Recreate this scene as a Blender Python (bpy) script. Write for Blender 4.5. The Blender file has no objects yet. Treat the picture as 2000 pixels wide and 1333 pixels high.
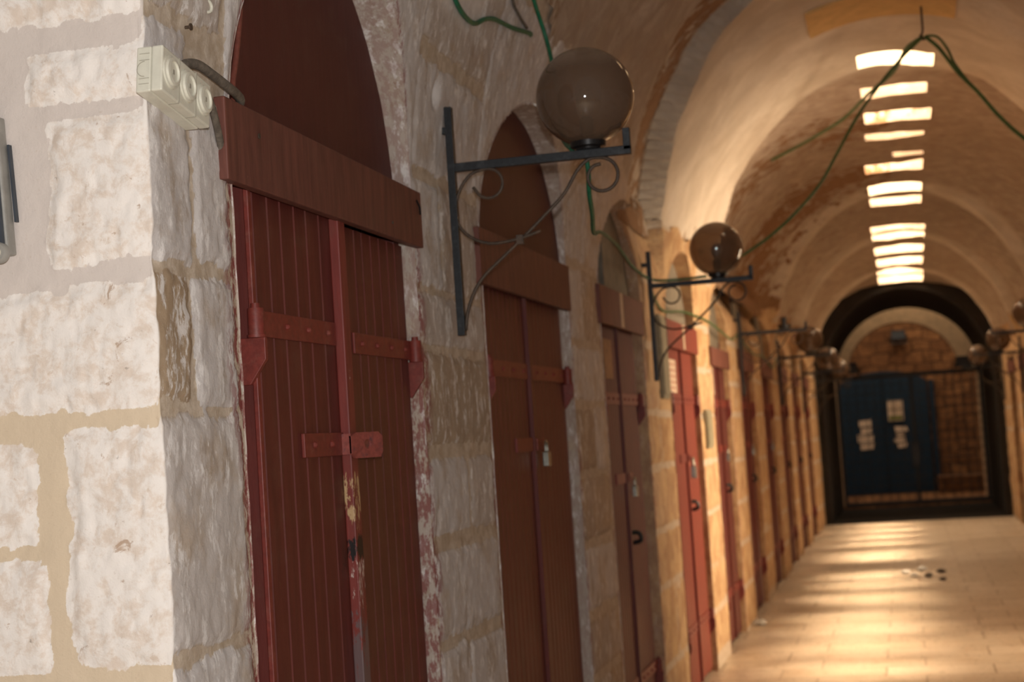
import bpy, math, random
import numpy as np
from mathutils import Vector, Matrix
random.seed(7); RNG = np.random.default_rng(11)
SC = bpy.context.scene; COL = SC.collection

# ------------------------------------------------------------------ camera
H = 1.5
F_PX = 3200.0
cd = bpy.data.cameras.new('camera'); cam = bpy.data.objects.new('camera', cd); COL.objects.link(cam)
cd.sensor_width = 36.0; cd.lens = 36.0 * F_PX / 2000.0; cd.clip_start = 0.05; cd.clip_end = 200
_f = Vector((770.0, -148.5, -F_PX)).normalized(); _h = Vector((1, 0.065, 0))
_u = _h.cross(_f).normalized()
if _u.y < 0: _u = -_u
_r = _f.cross(_u)
cam.matrix_world = Matrix(((_r.x, _r.y, _r.z, 0), (_f.x, _f.y, _f.z, 0), (_u.x, _u.y, _u.z, H), (0, 0, 0, 1)))
cd.dof.use_dof = True; cd.dof.focus_distance = 3.15; cd.dof.aperture_fstop = 5.2
SC.camera = cam

# ------------------------------------------------------------------ world, flash, exposure
SC.view_settings.view_transform = 'Standard'; SC.view_settings.look = 'None'
SC.view_settings.gamma = 1.0; SC.view_settings.use_curve_mapping = False
SC.view_settings.exposure = 0.0
W = bpy.data.worlds.new('world'); SC.world = W; W.use_nodes = True
_bg = W.node_tree.nodes['Background']; _bg.inputs[0].default_value = (1.0, 0.86, 0.74, 1); _bg.inputs[1].default_value = 0.27
FLASH_W = 235.0
fl = bpy.data.lights.new('camera_flash', 'POINT'); fl.energy = FLASH_W; fl.color = (1.0, 0.97, 0.96); fl.shadow_soft_size = 0.02
fo = bpy.data.objects.new('camera_flash', fl); fo.location = (0.02, -0.03, 1.62); COL.objects.link(fo)
DAY = (1.0, 0.75, 0.50)          # warm daylight that comes down the roof shafts
SLOT_W = 9.5; SUN_W = 4.8
def area(name, loc, size, size_y, power, color, rot=(0, 0, 0), spread=None):
    l = bpy.data.lights.new(name, 'AREA'); l.shape = 'RECTANGLE'; l.size = size; l.size_y = size_y
    l.energy = power; l.color = color
    if spread: l.spread = math.radians(spread)
    o = bpy.data.objects.new(name, l); o.location = loc; o.rotation_euler = rot; COL.objects.link(o); return o
# added light through an unseen alley opening, to brighten first arch and piers
area('added_alley_light', (2.2, 10.75, 1.6), 1.4, 1.7, 95.0, DAY, (0, math.radians(90), 0), 110)
area('added_arch_light', (0.1, 28.85, 5.2), 2.4, 0.6, 60.0, (1.0, 0.74, 0.48))  # added light in an invented roof gap, brightens the end arch
# daylight over the yard behind the iron gate
area('yard_daylight', (0.2, 31.0, 5.6), 4.0, 2.0, 95.0, (1.0, 0.74, 0.48), (math.radians(20), 0, 0))

# ------------------------------------------------------------------ helpers
def lin(c):
    c = [x / 255.0 for x in c]
    return tuple(x / 12.92 if x <= 0.04045 else ((x + 0.055) / 1.055) ** 2.4 for x in c) + (1.0,)

class NT:
    def __init__(s, name):
        s.m = bpy.data.materials.new(name); s.m.use_nodes = True; s.t = s.m.node_tree
        s.t.nodes.clear(); s.out = s.t.nodes.new('ShaderNodeOutputMaterial')
    def n(s, typ, **kw):
        nd = s.t.nodes.new('ShaderNode' + typ)
        for k, v in kw.items():
            if k in nd.inputs: s.put(nd.inputs[k], v)
            else: setattr(nd, k, v)
        return nd
    def put(s, sock, v):
        if isinstance(v, bpy.types.NodeSocket): s.t.links.new(v, sock)
        else: sock.default_value = v
    def geo(s, scale=(1, 1, 1), off=(0, 0, 0)):
        tc = s.n('TexCoord'); mp = s.n('Mapping')
        s.put(mp.inputs[0], tc.outputs['Object']); mp.inputs['Scale'].default_value = scale; mp.inputs['Location'].default_value = off
        return mp.outputs[0]
    def noise(s, vec, scale=5, detail=5, rough=0.6, dist=0.0):
        nd = s.n('TexNoise'); s.put(nd.inputs['Vector'], vec); nd.inputs['Scale'].default_value = scale
        nd.inputs['Detail'].default_value = detail; nd.inputs['Roughness'].default_value = rough; nd.inputs['Distortion'].default_value = dist
        return nd.outputs['Fac']
    def ramp(s, fac, a, b, va=0.0, vb=1.0):
        nd = s.n('MapRange'); nd.interpolation_type = 'SMOOTHSTEP'
        s.put(nd.inputs[0], fac)
        for i, v in ((1, a), (2, b), (3, va), (4, vb)): nd.inputs[i].default_value = v
        return nd.outputs[0]
    def mix(s, fac, a, b, mode='MIX'):
        nd = s.t.nodes.new('ShaderNodeMix'); nd.data_type = 'RGBA'; nd.blend_type = mode; nd.clamp_factor = True
        s.put(nd.inputs[0], fac); s.put(nd.inputs[6], a); s.put(nd.inputs[7], b); return nd.outputs[2]
    def math(s, op, a, b=0.0, clamp=False):
        nd = s.n('Math'); nd.operation = op; nd.use_clamp = clamp; s.put(nd.inputs[0], a); s.put(nd.inputs[1], b); return nd.outputs[0]
    def attr(s, name):
        nd = s.n('Attribute'); nd.attribute_name = name; return nd.outputs['Fac']
    def bump(s, h, strength=0.5, dist=0.01):
        nd = s.n('Bump'); s.put(nd.inputs['Height'], h); nd.inputs['Strength'].default_value = strength; nd.inputs['Distance'].default_value = dist
        return nd.outputs[0]
    def bsdf(s, color, rough=0.8, normal=None, metal=0.0, spec=0.3, **kw):
        p = s.n('BsdfPrincipled'); s.put(p.inputs['Base Color'], color); s.put(p.inputs['Roughness'], rough)
        s.put(p.inputs['Metallic'], metal); s.put(p.inputs['Specular IOR Level'], spec)
        if normal is not None: s.put(p.inputs['Normal'], normal)
        for k, v in kw.items(): s.put(p.inputs[k], v)
        s.t.links.new(p.outputs[0], s.out.inputs[0]); return p

def simple(name, c, rough=0.6, metal=0.0, var=0.25, scale=30, bump=0.2, spec=0.4, dust=None, stretch=(1, 1, 1)):
    t = NT(name); v = t.geo(stretch); n1 = t.noise(v, scale, 6, 0.65)
    c = lin(c); dk = tuple(x * (1 - var) for x in c[:3]) + (1,); lt = tuple(min(1, x * (1 + var)) for x in c[:3]) + (1,)
    col = t.mix(t.ramp(n1, 0.3, 0.7), dk, lt)
    if dust:
        col = t.mix(t.ramp(t.noise(v, scale * 0.35, 7, 0.7), 0.5, 0.75, 0, dust[1]), col, lin(dust[0]))
    t.bsdf(col, rough, t.bump(n1, bump, 0.002), metal, spec); return t.m

# ---- stone of the walls: attributes stone / tone / front / red / plas drawn from the wall mesh
def mat_stone():
    t = NT('whitewashed_limestone')
    v = t.geo(); vs = t.geo((1, 1, 0.36))
    sto, tone, fro, red, plas = (t.attr(a) for a in ('stone', 'tone', 'front', 'red', 'plas'))
    big = t.noise(v, 7, 6, 0.6); mid = t.noise(v, 26, 8, 0.7, 0.3); fine = t.noise(v, 140, 5, 0.7)
    st1 = t.noise(vs, 34, 8, 0.74, 0.2); st2 = t.noise(t.geo((1, 1, 0.45), (3, 1, 7)), 80, 5, 0.7, 0.2)
    sto = t.ramp(t.math('ADD', sto, t.math('ADD', t.math('MULTIPLY', t.math('SUBTRACT', fine, 0.5), 0.9), t.math('MULTIPLY', t.math('SUBTRACT', mid, 0.5), 1.2))), 0.38, 0.58)
    # passage stone: pale grey with whitewash flecks and ochre worn patches
    side = t.mix(t.ramp(tone, 0.0, 0.5), lin((166, 144, 118)), lin((202, 196, 192)))
    side = t.mix(t.ramp(big, 0.50, 0.70, 0, 0.6), side, lin((184, 164, 140)))
    side = t.mix(t.ramp(t.noise(t.geo((1, 1, 0.5), (5, 5, 5)), 13, 7, 0.68), 0.54, 0.66, 0, 0.6), side, lin((162, 142, 120)))
    side = t.mix(t.ramp(st1, 0.52, 0.60, 0, 0.8), side, lin((232, 228, 224)))
    side = t.mix(t.ramp(st2, 0.60, 0.68, 0, 0.35), side, lin((150, 130, 112)))
    spz = t.n('SeparateXYZ'); t.put(spz.inputs[0], v)   # past the second pier the stone is bare, ochre and not whitewashed
    och = t.mix(t.ramp(big, 0.35, 0.65), lin((172, 132, 88)), lin((206, 174, 130)))
    och = t.mix(t.ramp(mid, 0.5, 0.7, 0, 0.6), och, lin((140, 104, 70)))
    side = t.mix(t.ramp(t.math('ADD', spz.outputs[1], t.math('MULTIPLY', big, 1.2)), 6.6, 9.6, 0, 0.9), side, och)
    # face stone: cream with weathered hollows
    face = t.mix(t.ramp(mid, 0.36, 0.56), lin((222, 208, 194)), lin((238, 232, 225)))
    face = t.mix(t.ramp(t.noise(t.geo((1, 1, 1), (9, 2, 4)), 34, 9, 0.72, 0.5), 0.60, 0.68, 0, 0.6), face, lin((206, 186, 166)))
    face = t.mix(t.ramp(t.noise(t.geo((1, 1, 1), (1, 7, 3)), 19, 8, 0.7, 0.6), 0.63, 0.69, 0, 0.8), face, lin((176, 148, 124)))
    face = t.mix(t.ramp(t.noise(t.geo((1, 1, 1), (4, 4, 1)), 60, 6, 0.7), 0.66, 0.72, 0, 0.7), face, lin((140, 128, 118)))
    stone = t.mix(fro, side, face)
    mort_s = t.mix(t.ramp(mid, 0.35, 0.65), lin((182, 164, 142)), lin((206, 192, 174)))
    lowz = t.n('SeparateXYZ'); t.put(lowz.inputs[0], v)
    mort_f = t.mix(t.ramp(lowz.outputs[2], 1.60, 1.85), lin((214, 196, 170)), lin((212, 202, 194)))
    mort_f = t.mix(t.ramp(fine, 0.60, 0.72, 0, 0.3), mort_f, lin((180, 155, 130)))
    col = t.mix(sto, t.mix(fro, mort_s, mort_f), stone)
    pl = t.mix(t.ramp(mid, 0.3, 0.7), lin((205, 196, 188)), lin((226, 220, 214)))
    col = t.mix(plas, col, pl)
    redf = t.math('MULTIPLY', red, t.ramp(t.noise(vs, 55, 7, 0.75), 0.44, 0.54), True)
    col = t.mix(redf, col, lin((128, 52, 50)))
    hgt = t.math('ADD', t.math('MULTIPLY', mid, 0.6), t.math('ADD', t.math('MULTIPLY', fine, 0.25), t.math('MULTIPLY', st1, 0.3)))
    t.bsdf(col, 0.88, t.bump(hgt, 0.6, 0.006), 0, 0.25); return t.m

def mat_plaster():
    t = NT('peeling_lime_plaster'); v = t.geo()
    peel = t.attr('peel'); dark_tone = t.attr('dark_tone'); stn = t.attr('bare')
    n1 = t.noise(v, 2.2, 7, 0.62, 0.5); n2 = t.noise(v, 9, 8, 0.68, 0.5); n3 = t.noise(v, 45, 5, 0.6)
    base = t.mix(t.ramp(n1, 0.35, 0.7), lin((196, 184, 168)), lin((222, 212, 198)))
    base = t.mix(t.ramp(n3, 0.4, 0.75, 0, 0.25), base, lin((190, 172, 150)))
    base = t.mix(t.math('MULTIPLY', dark_tone, t.ramp(n2, 0.3, 0.6, 0.45, 1.0)), base, lin((164, 145, 128)))
    pm = t.ramp(t.math('ADD', t.math('ADD', t.math('MULTIPLY', n2, 0.75), t.math('MULTIPLY', n1, 0.45)), t.math('MULTIPLY', peel, 0.34)), 0.78, 0.83)
    brown = t.mix(t.ramp(n3, 0.3, 0.7), lin((132, 102, 76)), lin((158, 124, 94)))
    col = t.mix(pm, base, brown)
    sc = t.mix(t.ramp(t.noise(t.geo((1, 1, 0.2)), 30, 7, 0.7), 0.4, 0.62), lin((150, 125, 100)), lin((196, 182, 166)))
    col = t.mix(stn, col, sc)
    hgt = t.math('SUBTRACT', t.math('MULTIPLY', n2, 0.5), t.math('MULTIPLY', pm, 0.5))
    t.bsdf(col, 0.85, t.bump(hgt, 0.6, 0.03), 0, 0.2); return t.m

def mat_floor():
    t = NT('worn_limestone_paving'); v = t.geo()
    br = t.n('TexBrick'); mp = t.geo((1, 1, 1)); t.put(br.inputs['Vector'], mp)
    br.offset = 0.37; br.inputs['Scale'].default_value = 1.0; br.inputs['Mortar Size'].default_value = 0.007
    br.inputs['Brick Width'].default_value = 0.62; br.inputs['Row Height'].default_value = 0.38
    br.inputs['Mortar Smooth'].default_value = 0.3; br.inputs['Bias'].default_value = 0.0
    br.inputs['Color1'].default_value = lin((206, 190, 168)); br.inputs['Color2'].default_value = lin((188, 170, 146)); br.inputs['Mortar'].default_value = lin((150, 130, 108))
    n1 = t.noise(v, 3.0, 7, 0.65); n2 = t.noise(v, 18, 7, 0.7)
    col = t.mix(t.ramp(n1, 0.45, 0.7, 0, 0.5), br.outputs[0], lin((166, 142, 114)))
    col = t.mix(t.ramp(n2, 0.58, 0.72, 0, 0.5), col, lin((132, 108, 84)))
    rg = t.ramp(n2, 0.3, 0.7, 0.24, 0.48)
    hgt = t.math('SUBTRACT', t.math('MULTIPLY', n1, 0.8), t.math('MULTIPLY', br.outputs['Fac'], 0.25))
    t.bsdf(col, rg, t.bump(hgt, 0.35, 0.03), 0, 0.55); return t.m

RED = (94, 41, 35)
def mat_paint(name, c=RED, damage=None, var=0.16, rough=0.5):
    t = NT(name); v = t.geo(); vs = t.geo((1, 1, 0.12))
    n1 = t.noise(vs, 40, 6, 0.65); n2 = t.noise(v, 9, 6, 0.65); n3 = t.noise(v, 120, 4, 0.6)
    b = lin(c); dk = tuple(x * (1 - var) for x in b[:3]) + (1,); lt = tuple(x * (1 + var) for x in b[:3]) + (1,)
    col = t.mix(t.ramp(n1, 0.3, 0.7), dk, lt)
    col = t.mix(t.ramp(n2, 0.5, 0.75, 0, 0.30), col, lin((104, 76, 62)))
    col = t.mix(t.ramp(n3, 0.74, 0.78, 0, 0.7), col, lin((190, 160, 140)))
    if damage:   # worn and burnt places: (y, z, ry, rz, colour, threshold)
        for (cy, cz, ry, rz, dc, th) in damage:
            s = t.n('SeparateXYZ'); t.put(s.inputs[0], v)
            dy = t.math('DIVIDE', t.math('SUBTRACT', s.outputs[1], cy - 3.6175), ry); dz = t.math('DIVIDE', t.math('SUBTRACT', s.outputs[2], cz), rz)
            d = t.math('ADD', t.math('MULTIPLY', dy, dy), t.math('MULTIPLY', dz, dz))
            m = t.ramp(t.math('ADD', d, t.math('MULTIPLY', t.noise(t.geo((1, 1, 0.3), (cz, cy, 0)), 60, 6, 0.75), 3.6)), th, th + 0.22, 0.4 if th > 2.9 else 1.0, 0.0)
            col = t.mix(m, col, lin(dc))
    t.bsdf(col, rough, t.bump(t.math('ADD', n1, t.math('MULTIPLY', n3, 0.3)), 0.22, 0.004), 0, 0.35); return t.m

M = {}
M['stone'] = mat_stone(); M['plaster'] = mat_plaster(); M['floor'] = mat_floor()
M['red'] = mat_paint('red_brown_paint')
M['red_d1'] = mat_paint('red_brown_paint_scarred', damage=[
    (3.66, 1.40, 0.10, 0.13, (186, 150, 108), 1.55), (3.68, 1.27, 0.09, 0.07, (22, 18, 18), 1.9), (3.62, 1.24, 0.10, 0.05, (40, 24, 20), 1.6),
    (3.80, 1.35, 0.20, 0.30, (84, 50, 34), 3.0)])
M['red_bat'] = mat_paint('scarred_batten_paint', (120, 52, 46), damage=[
    (3.64, 1.40, 0.10, 0.10, (190, 160, 118), 1.75), (3.64, 1.20, 0.06, 0.14, (205, 190, 180), 1.55), (3.64, 1.28, 0.06, 0.035, (25, 20, 20), 2.2), (3.64, .95, 0.1, .2, (104, 84, 84), 2.15),
    (3.64, 1.70, 0.06, 0.08, (205, 190, 175), 1.25), (3.64, 1.93, 0.06, 0.05, (205, 190, 175), 1.3)])
M['panel'] = mat_paint('dull_red_sheet_paint', (84, 39, 33), var=0.08, rough=0.6)
M['lintel'] = mat_paint('weathered_red_board_paint', (106, 64, 54), var=0.25, rough=0.6)
M['iron_red'] = simple('red_painted_iron', (118, 50, 42), 0.5, 0, 0.18, 60, 0.3, 0.4, ((150, 110, 95), 0.35))
M['hasp_iron'] = simple('chipped_red_iron', (140, 72, 64), 0.5, 0, 0.2, 80, 0.4, 0.4, ((46, 58, 68), 0.9))
M['iron'] = simple('black_painted_iron', (38, 42, 46), 0.45, 0.3, 0.25, 90, 0.3, 0.5, ((92, 96, 100), 0.35))
M['iron_brown'] = simple('rusty_scroll_iron', (78, 66, 56), 0.55, 0.2, 0.25, 90, 0.3, 0.4, ((120, 90, 66), 0.5))
M['steel'] = simple('dull_padlock_steel', (150, 150, 140), 0.35, 0.85, 0.2, 60, 0.2, 0.5)
M['black'] = simple('black_plastic', (22, 21, 22), 0.35, 0, 0.2, 40, 0.05)
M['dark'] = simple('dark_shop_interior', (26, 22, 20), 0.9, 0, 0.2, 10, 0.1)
M['greysheet'] = simple('grey_weathered_board', (120, 112, 98), 0.8, 0, 0.15, 14, 0.2)
M['strip'] = simple('pale_tape', (196, 172, 146), 0.7, 0, 0.08, 30, 0.05)
M['strip_red'] = simple('faded_red_print', (196, 140, 118), 0.8, 0, 0.1, 30, 0.05)
M['paper'] = simple('faded_paper', (214, 192, 170), 0.8, 0, 0.06, 30, 0.05)
M['conduit'] = simple('grey_green_trunking', (140, 134, 112), 0.6, 0, 0.12, 20, 0.1)
M['cream'] = simple('aged_cream_plastic', (214, 212, 196), 0.35, 0, 0.05, 40, 0.05, 0.5, ((170, 150, 125), 0.25))
M['seam'] = simple('grey_seam_plastic', (160, 155, 140), 0.5, 0, 0.1, 40, 0.05)
M['cable_grey'] = simple('dusty_grey_cable', (104, 96, 86), 0.7, 0, 0.35, 70, 0.4)
M['cable_green'] = simple('green_cable', (28, 104, 74), 0.5, 0, 0.25, 30, 0.2, 0.4, ((120, 120, 80), 0.5))
M['cable_olive'] = simple('sun_tinted_green_cable', (62, 96, 52), 0.5, 0, 0.25, 30, 0.2)  # copy of the green cable with warm daylight put into its colour
M['cable_red'] = simple('red_painted_cable', (120, 66, 54), 0.6, 0, 0.2, 60, 0.3)
M['boxgrey'] = simple('grey_metal_case', (150, 148, 142), 0.5, 0.2, 0.12, 25, 0.1)
M['boxdark'] = simple('dark_grey_gasket', (60, 66, 74), 0.5, 0, 0.1, 25, 0.1)
M['unlit_stone'] = simple('shade_dark_passage_stone', (30, 25, 21), 0.9, 0, 0.3, 6, 0.4)  # shade of the unlit passage put into the stone colour
M['litter'] = simple('crumpled_litter', (190, 188, 180), 0.5, 0, 0.3, 60, 0.2)
M['blue'] = simple('blue_painted_door', (18, 42, 62), 0.6, 0, 0.15, 8, 0.1, 0.3)
M['green_label'] = simple('green_print', (128, 132, 66), 0.8, 0, 0.1, 30, 0.05)
M['yellow'] = simple('yellow_wire_sheath', (176, 168, 50), 0.5)
M['keystone'] = simple('ochre_keystone', (212, 178, 122), 0.9, 0, 0.1, 12, 0.3)
def mat_globe(name, tint, body, fac):
    t = NT(name); tr = t.n('BsdfTransparent'); tr.inputs[0].default_value = tint
    sp = t.n('SeparateXYZ'); nrm = t.n('NewGeometry'); t.put(sp.inputs[0], nrm.outputs['Normal'])
    dust = t.math('MULTIPLY', t.ramp(sp.outputs[2], 0.35, 1.0, 0, 0.85), t.ramp(t.noise(t.geo(), 14, 6, 0.65), 0.25, 0.7, 0.5, 1))
    d = t.n('BsdfDiffuse'); t.put(d.inputs[0], t.mix(dust, lin(body), lin((158, 140, 122))))
    m1 = t.n('MixShader'); t.put(m1.inputs[0], t.math('ADD', fac, t.math('MULTIPLY', dust, 0.3), True))
    t.put(m1.inputs[1], tr.outputs[0]); t.put(m1.inputs[2], d.outputs[0])
    gl = t.n('BsdfGlossy'); gl.inputs['Roughness'].default_value = 0.05; gl.inputs[0].default_value = (1, 1, 1, 1)
    fr0 = t.n('Fresnel'); fr0.inputs[0].default_value = 1.45; frm = t.math('MULTIPLY', fr0.outputs[0], t.math('SUBTRACT', 1.0, nrm.outputs['Backfacing']), True)
    m2 = t.n('MixShader'); t.put(m2.inputs[0], frm); t.put(m2.inputs[1], m1.outputs[0]); t.put(m2.inputs[2], gl.outputs[0])
    t.t.links.new(m2.outputs[0], t.out.inputs[0]); return t.m
M['globe'] = mat_globe('smoked_acrylic', (0.52, 0.40, 0.30, 1), (112, 92, 76), 0.55)
def mat_yardwall():
    t = NT('rough_yard_masonry'); v = t.geo(); tcm = t.n('Mapping'); tc = t.n('TexCoord'); t.put(tcm.inputs[0], tc.outputs['Object']); tcm.inputs['Rotation'].default_value = (math.radians(90), 0, 0)
    br = t.n('TexBrick'); nv = t.n('TexNoise'); t.put(nv.inputs['Vector'], v); nv.inputs['Scale'].default_value = 3.0
    va = t.n('VectorMath'); va.operation = 'MULTIPLY_ADD'; t.put(va.inputs[0], nv.outputs['Color']); va.inputs[1].default_value = (.22, .22, .22); t.put(va.inputs[2], tcm.outputs[0])
    t.put(br.inputs['Vector'], va.outputs[0]); br.offset = 0.45
    br.inputs['Scale'].default_value = 1; br.inputs['Brick Width'].default_value = 0.34; br.inputs['Row Height'].default_value = 0.22; br.inputs['Mortar Size'].default_value = 0.02
    br.inputs['Mortar Smooth'].default_value = 0.6
    br.inputs['Color1'].default_value = lin((150, 108, 72)); br.inputs['Color2'].default_value = lin((112, 76, 50)); br.inputs['Mortar'].default_value = lin((78, 54, 38))
    n = t.noise(v, 5, 7, 0.7, 0.6); col = t.mix(t.ramp(n, 0.35, 0.65, 0, 0.85), br.outputs[0], lin((96, 66, 44)))
    t.bsdf(col, 0.9, t.bump(t.math('SUBTRACT', n, br.outputs['Fac']), 0.6, 0.05), 0, 0.2); return t.m
M['yard'] = mat_yardwall()

def link(name, me, mats, parent=None, smooth=False):
    o = bpy.data.objects.new(name, me); COL.objects.link(o)
    for m in (mats if isinstance(mats, (list, tuple)) else [mats]): me.materials.append(m)
    if parent is not None: o.parent = parent
    if smooth: me.polygons.foreach_set('use_smooth', [True] * len(me.polygons))
    return o
def tag(o, label=None, cat=None, group=None, kind=None):
    if label: o['label'] = label
    if cat: o['category'] = cat
    if group: o['group'] = group
    if kind: o['kind'] = kind
    return o
def empty(name, loc=(0, 0, 0)):
    o = bpy.data.objects.new(name, None); o.empty_display_size = 0.1; o.location = loc; COL.objects.link(o); return o

class MB:
    """collects shapes, builds ONE mesh object; coordinates are world coordinates unless a parent offset is given"""
    def __init__(s): s.v = []; s.f = []
    def add(s, vs, fs):
        b = len(s.v); s.v += [tuple(p) for p in vs]; s.f += [tuple(b + i for i in f) for f in fs]; return s
    def box(s, x0, x1, y0, y1, z0, z1, rx=0.0):
        vs = [(x, y, z) for x in (x0, x1) for y in (y0, y1) for z in (z0, z1)]
        if rx:
            cy, cz = y0, (z0 + z1) / 2; c, q = math.cos(rx), math.sin(rx)
            vs = [(x, cy + (y - cy) * c - (z - cz) * q, cz + (y - cy) * q + (z - cz) * c) for x, y, z in vs]
        return s.add(vs, [(0, 1, 3, 2), (4, 6, 7, 5), (0, 4, 5, 1), (2, 3, 7, 6), (0, 2, 6, 4), (1, 5, 7, 3)])
    def prism(s, poly, axis, a, b):
        """poly of 2D points extruded along axis from a to b; poly coordinates are the two other axes in order"""
        n = len(poly)
        def P(p, t): return (t, p[0], p[1]) if axis == 0 else ((p[0], t, p[1]) if axis == 1 else (p[0], p[1], t))
        vs = [P(p, a) for p in poly] + [P(p, b) for p in poly]
        return s.add(vs, [tuple(range(n)), tuple(range(2 * n - 1, n - 1, -1))] + [(i, i + n, (i + 1) % n + n, (i + 1) % n) for i in range(n)])
    def tube(s, pts, r, n=10, cap=True, smooth=0):
        pts = [Vector(p) for p in pts]
        if smooth:
            q = []
            for i in range(len(pts) - 1):
                p0, p1, p2, p3 = pts[max(i - 1, 0)], pts[i], pts[i + 1], pts[min(i + 2, len(pts) - 1)]
                for k in range(smooth):
                    t = k / smooth; q.append(0.5 * ((2 * p1) + (p2 - p0) * t + (2 * p0 - 5 * p1 + 4 * p2 - p3) * t * t + (3 * p1 - p0 - 3 * p2 + p3) * t ** 3))
            pts = q + [pts[-1]]
        rs = r if isinstance(r, (list, tuple)) else [r] * len(pts)
        t0 = (pts[1] - pts[0]).normalized(); up = Vector((0, 0, 1)) if abs(t0.z) < 0.9 else Vector((1, 0, 0))
        nn = t0.cross(up).normalized(); vs = []; fs = []
        for i, p in enumerate(pts):
            t = (pts[min(i + 1, len(pts) - 1)] - pts[max(i - 1, 0)]).normalized()
            nn = (nn - t * nn.dot(t)).normalized(); bb = t.cross(nn)
            for k in range(n):
                a = 2 * math.pi * k / n; vs.append(p + (nn * math.cos(a) + bb * math.sin(a)) * rs[min(i, len(rs) - 1)])
        for i in range(len(pts) - 1):
            for k in range(n): fs.append((i * n + k, i * n + (k + 1) % n, (i + 1) * n + (k + 1) % n, (i + 1) * n + k))
        if cap: fs.append(tuple(range(n - 1, -1, -1))); fs.append(tuple((len(pts) - 1) * n + k for k in range(n)))
        return s.add(vs, fs)
    def lathe(s, prof, c, axis=2, n=32):
        """prof of (radius, height) turned about axis through c"""
        vs = []; fs = []
        for r, h in prof:
            for k in range(n):
                a = 2 * math.pi * k / n; u, w = r * math.cos(a), r * math.sin(a)
                d = (u, w, h) if axis == 2 else ((h, u, w) if axis == 0 else (u, h, w))
                vs.append((c[0] + d[0], c[1] + d[1], c[2] + d[2]))
        for i in range(len(prof) - 1):
            for k in range(n): fs.append((i * n + k, i * n + (k + 1) % n, (i + 1) * n + (k + 1) % n, (i + 1) * n + k))
        if prof[0][0] > 1e-6: fs.append(tuple(range(n - 1, -1, -1)))
        if prof[-1][0] > 1e-6: fs.append(tuple((len(prof) - 1) * n + k for k in range(n)))
        return s.add(vs, fs)
    def build(s, name, mat, parent=None, smooth=False, bevel=0.0, origin=None):
        me = bpy.data.meshes.new(name)
        off = Vector(origin) if origin else (parent_world(parent) if parent is not None else Vector((0, 0, 0)))
        me.from_pydata([tuple(Vector(p) - off) for p in s.v], [], s.f); me.validate(); me.update()
        import bmesh
        bm = bmesh.new(); bm.from_mesh(me); bmesh.ops.recalc_face_normals(bm, faces=bm.faces); bm.to_mesh(me); bm.free()
        o = link(name, me, mat, parent)
        if origin: o.location = off if parent is None else off - parent_world(parent)
        if smooth:
            me.polygons.foreach_set('use_smooth', [True] * len(me.polygons))
            if smooth == 'auto':
                for e in me.edges: pass
                me.set_sharp_from_angle(angle=math.radians(40))
        if bevel:
            b = o.modifiers.new('bevel', 'BEVEL'); b.width = bevel; b.segments = 2; b.limit_method = 'ANGLE'
        return o
def parent_world(p):
    v = Vector((0, 0, 0))
    while p is not None: v = v + Vector(p.location); p = p.parent
    return v

# ------------------------------------------------------------------ shape of the passage
XL, XR, YC = -1.26, 1.38, 2.637         # wall planes and the y of the quoin
CX = 0.06; AR = 1.32; ZS = 2.15; Y_END = 24.4
def zcrown(y): return 3.87 - 0.0175 * y
def sstep(a, b, x): t = np.clip((x - a) / (b - a), 0, 1); return t * t * (3 - 2 * t)
def recess(y, w):
    """how far the vault lies outside its plain section; w = relative height 0..1"""
    ya = 7.1 + 0.85 * (1 - w); y1 = 7.6 + 1.6 * (1 - w); u = y - 1.5 * (1 - w)
    near = np.interp(y - ya, [-0.02, 0.03, 0.9, 2], [0, 0.10, 0.13, 0.13])
    far = np.interp(u, [7.0, 10.35, 10.65, 12.6, 14.2, 15.15, 15.22, 15.5, 15.65, 17.4, 18.7, 18.78, 19.02, 19.15, 21.0, 22.2, 22.28, 22.5, 22.6, 24.4],
                    [0, 0, .20, .27, .24, .04, -.05, -.05, .20, .22, .04, -.05, -.05, .18, .18, .02, -.04, -.04, .15, .16])
    r = np.where(y < y1, near, far)
    return r * sstep(0.08, 0.35, w) * (1 - 0.92 * np.clip(w, 0, 1) ** 6)
def wall_x(y, z):
    b = zcrown(y) - ZS; w = np.clip((z - ZS) / b, 0, 0.98)
    return CX - (AR + recess(y, w)) * np.sqrt(1 - w * w)

def vnoise(x, y, seed=0):
    xi, yi = np.floor(x).astype(int), np.floor(y).astype(int); fx, fy = x - xi, y - yi
    fx = fx * fx * (3 - 2 * fx); fy = fy * fy * (3 - 2 * fy)
    def h(i, j):
        v = np.sin(i * 127.1 + j * 311.7 + seed * 74.7) * 43758.5453; return v - np.floor(v)
    return (h(xi, yi) * (1 - fx) + h(xi + 1, yi) * fx) * (1 - fy) + (h(xi, yi + 1) * (1 - fx) + h(xi + 1, yi + 1) * fx) * fy
def fbm(x, y, o=4, seed=0):
    s = 0; a = 0.5
    for k in range(o): s = s + a * vnoise(x * 2 ** k, y * 2 ** k, seed + k * 13); a *= 0.55
    return s

# doors of the left side: y0, y1, arch top
DOORS = [(3.0, 4.235, 2.79), (4.96, 6.31, 2.68), (7.0, 8.16, 2.60), (9.05, 10.32, 2.56), (11.12, 12.2, 2.55), (13.05, 14.2, 2.55),
         (15.1, 16.25, 2.54), (17.15, 18.3, 2.53), (19.2, 20.35, 2.52), (21.25, 22.4, 2.50)]
ZSP = 2.14
def arch_half(z, y0, y1, zt):
    t = np.clip((z - ZSP) / (zt - ZSP), 0, 1); return (y1 - y0) / 2 * np.sqrt(np.maximum(0, 1 - t ** 1.95))

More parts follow.
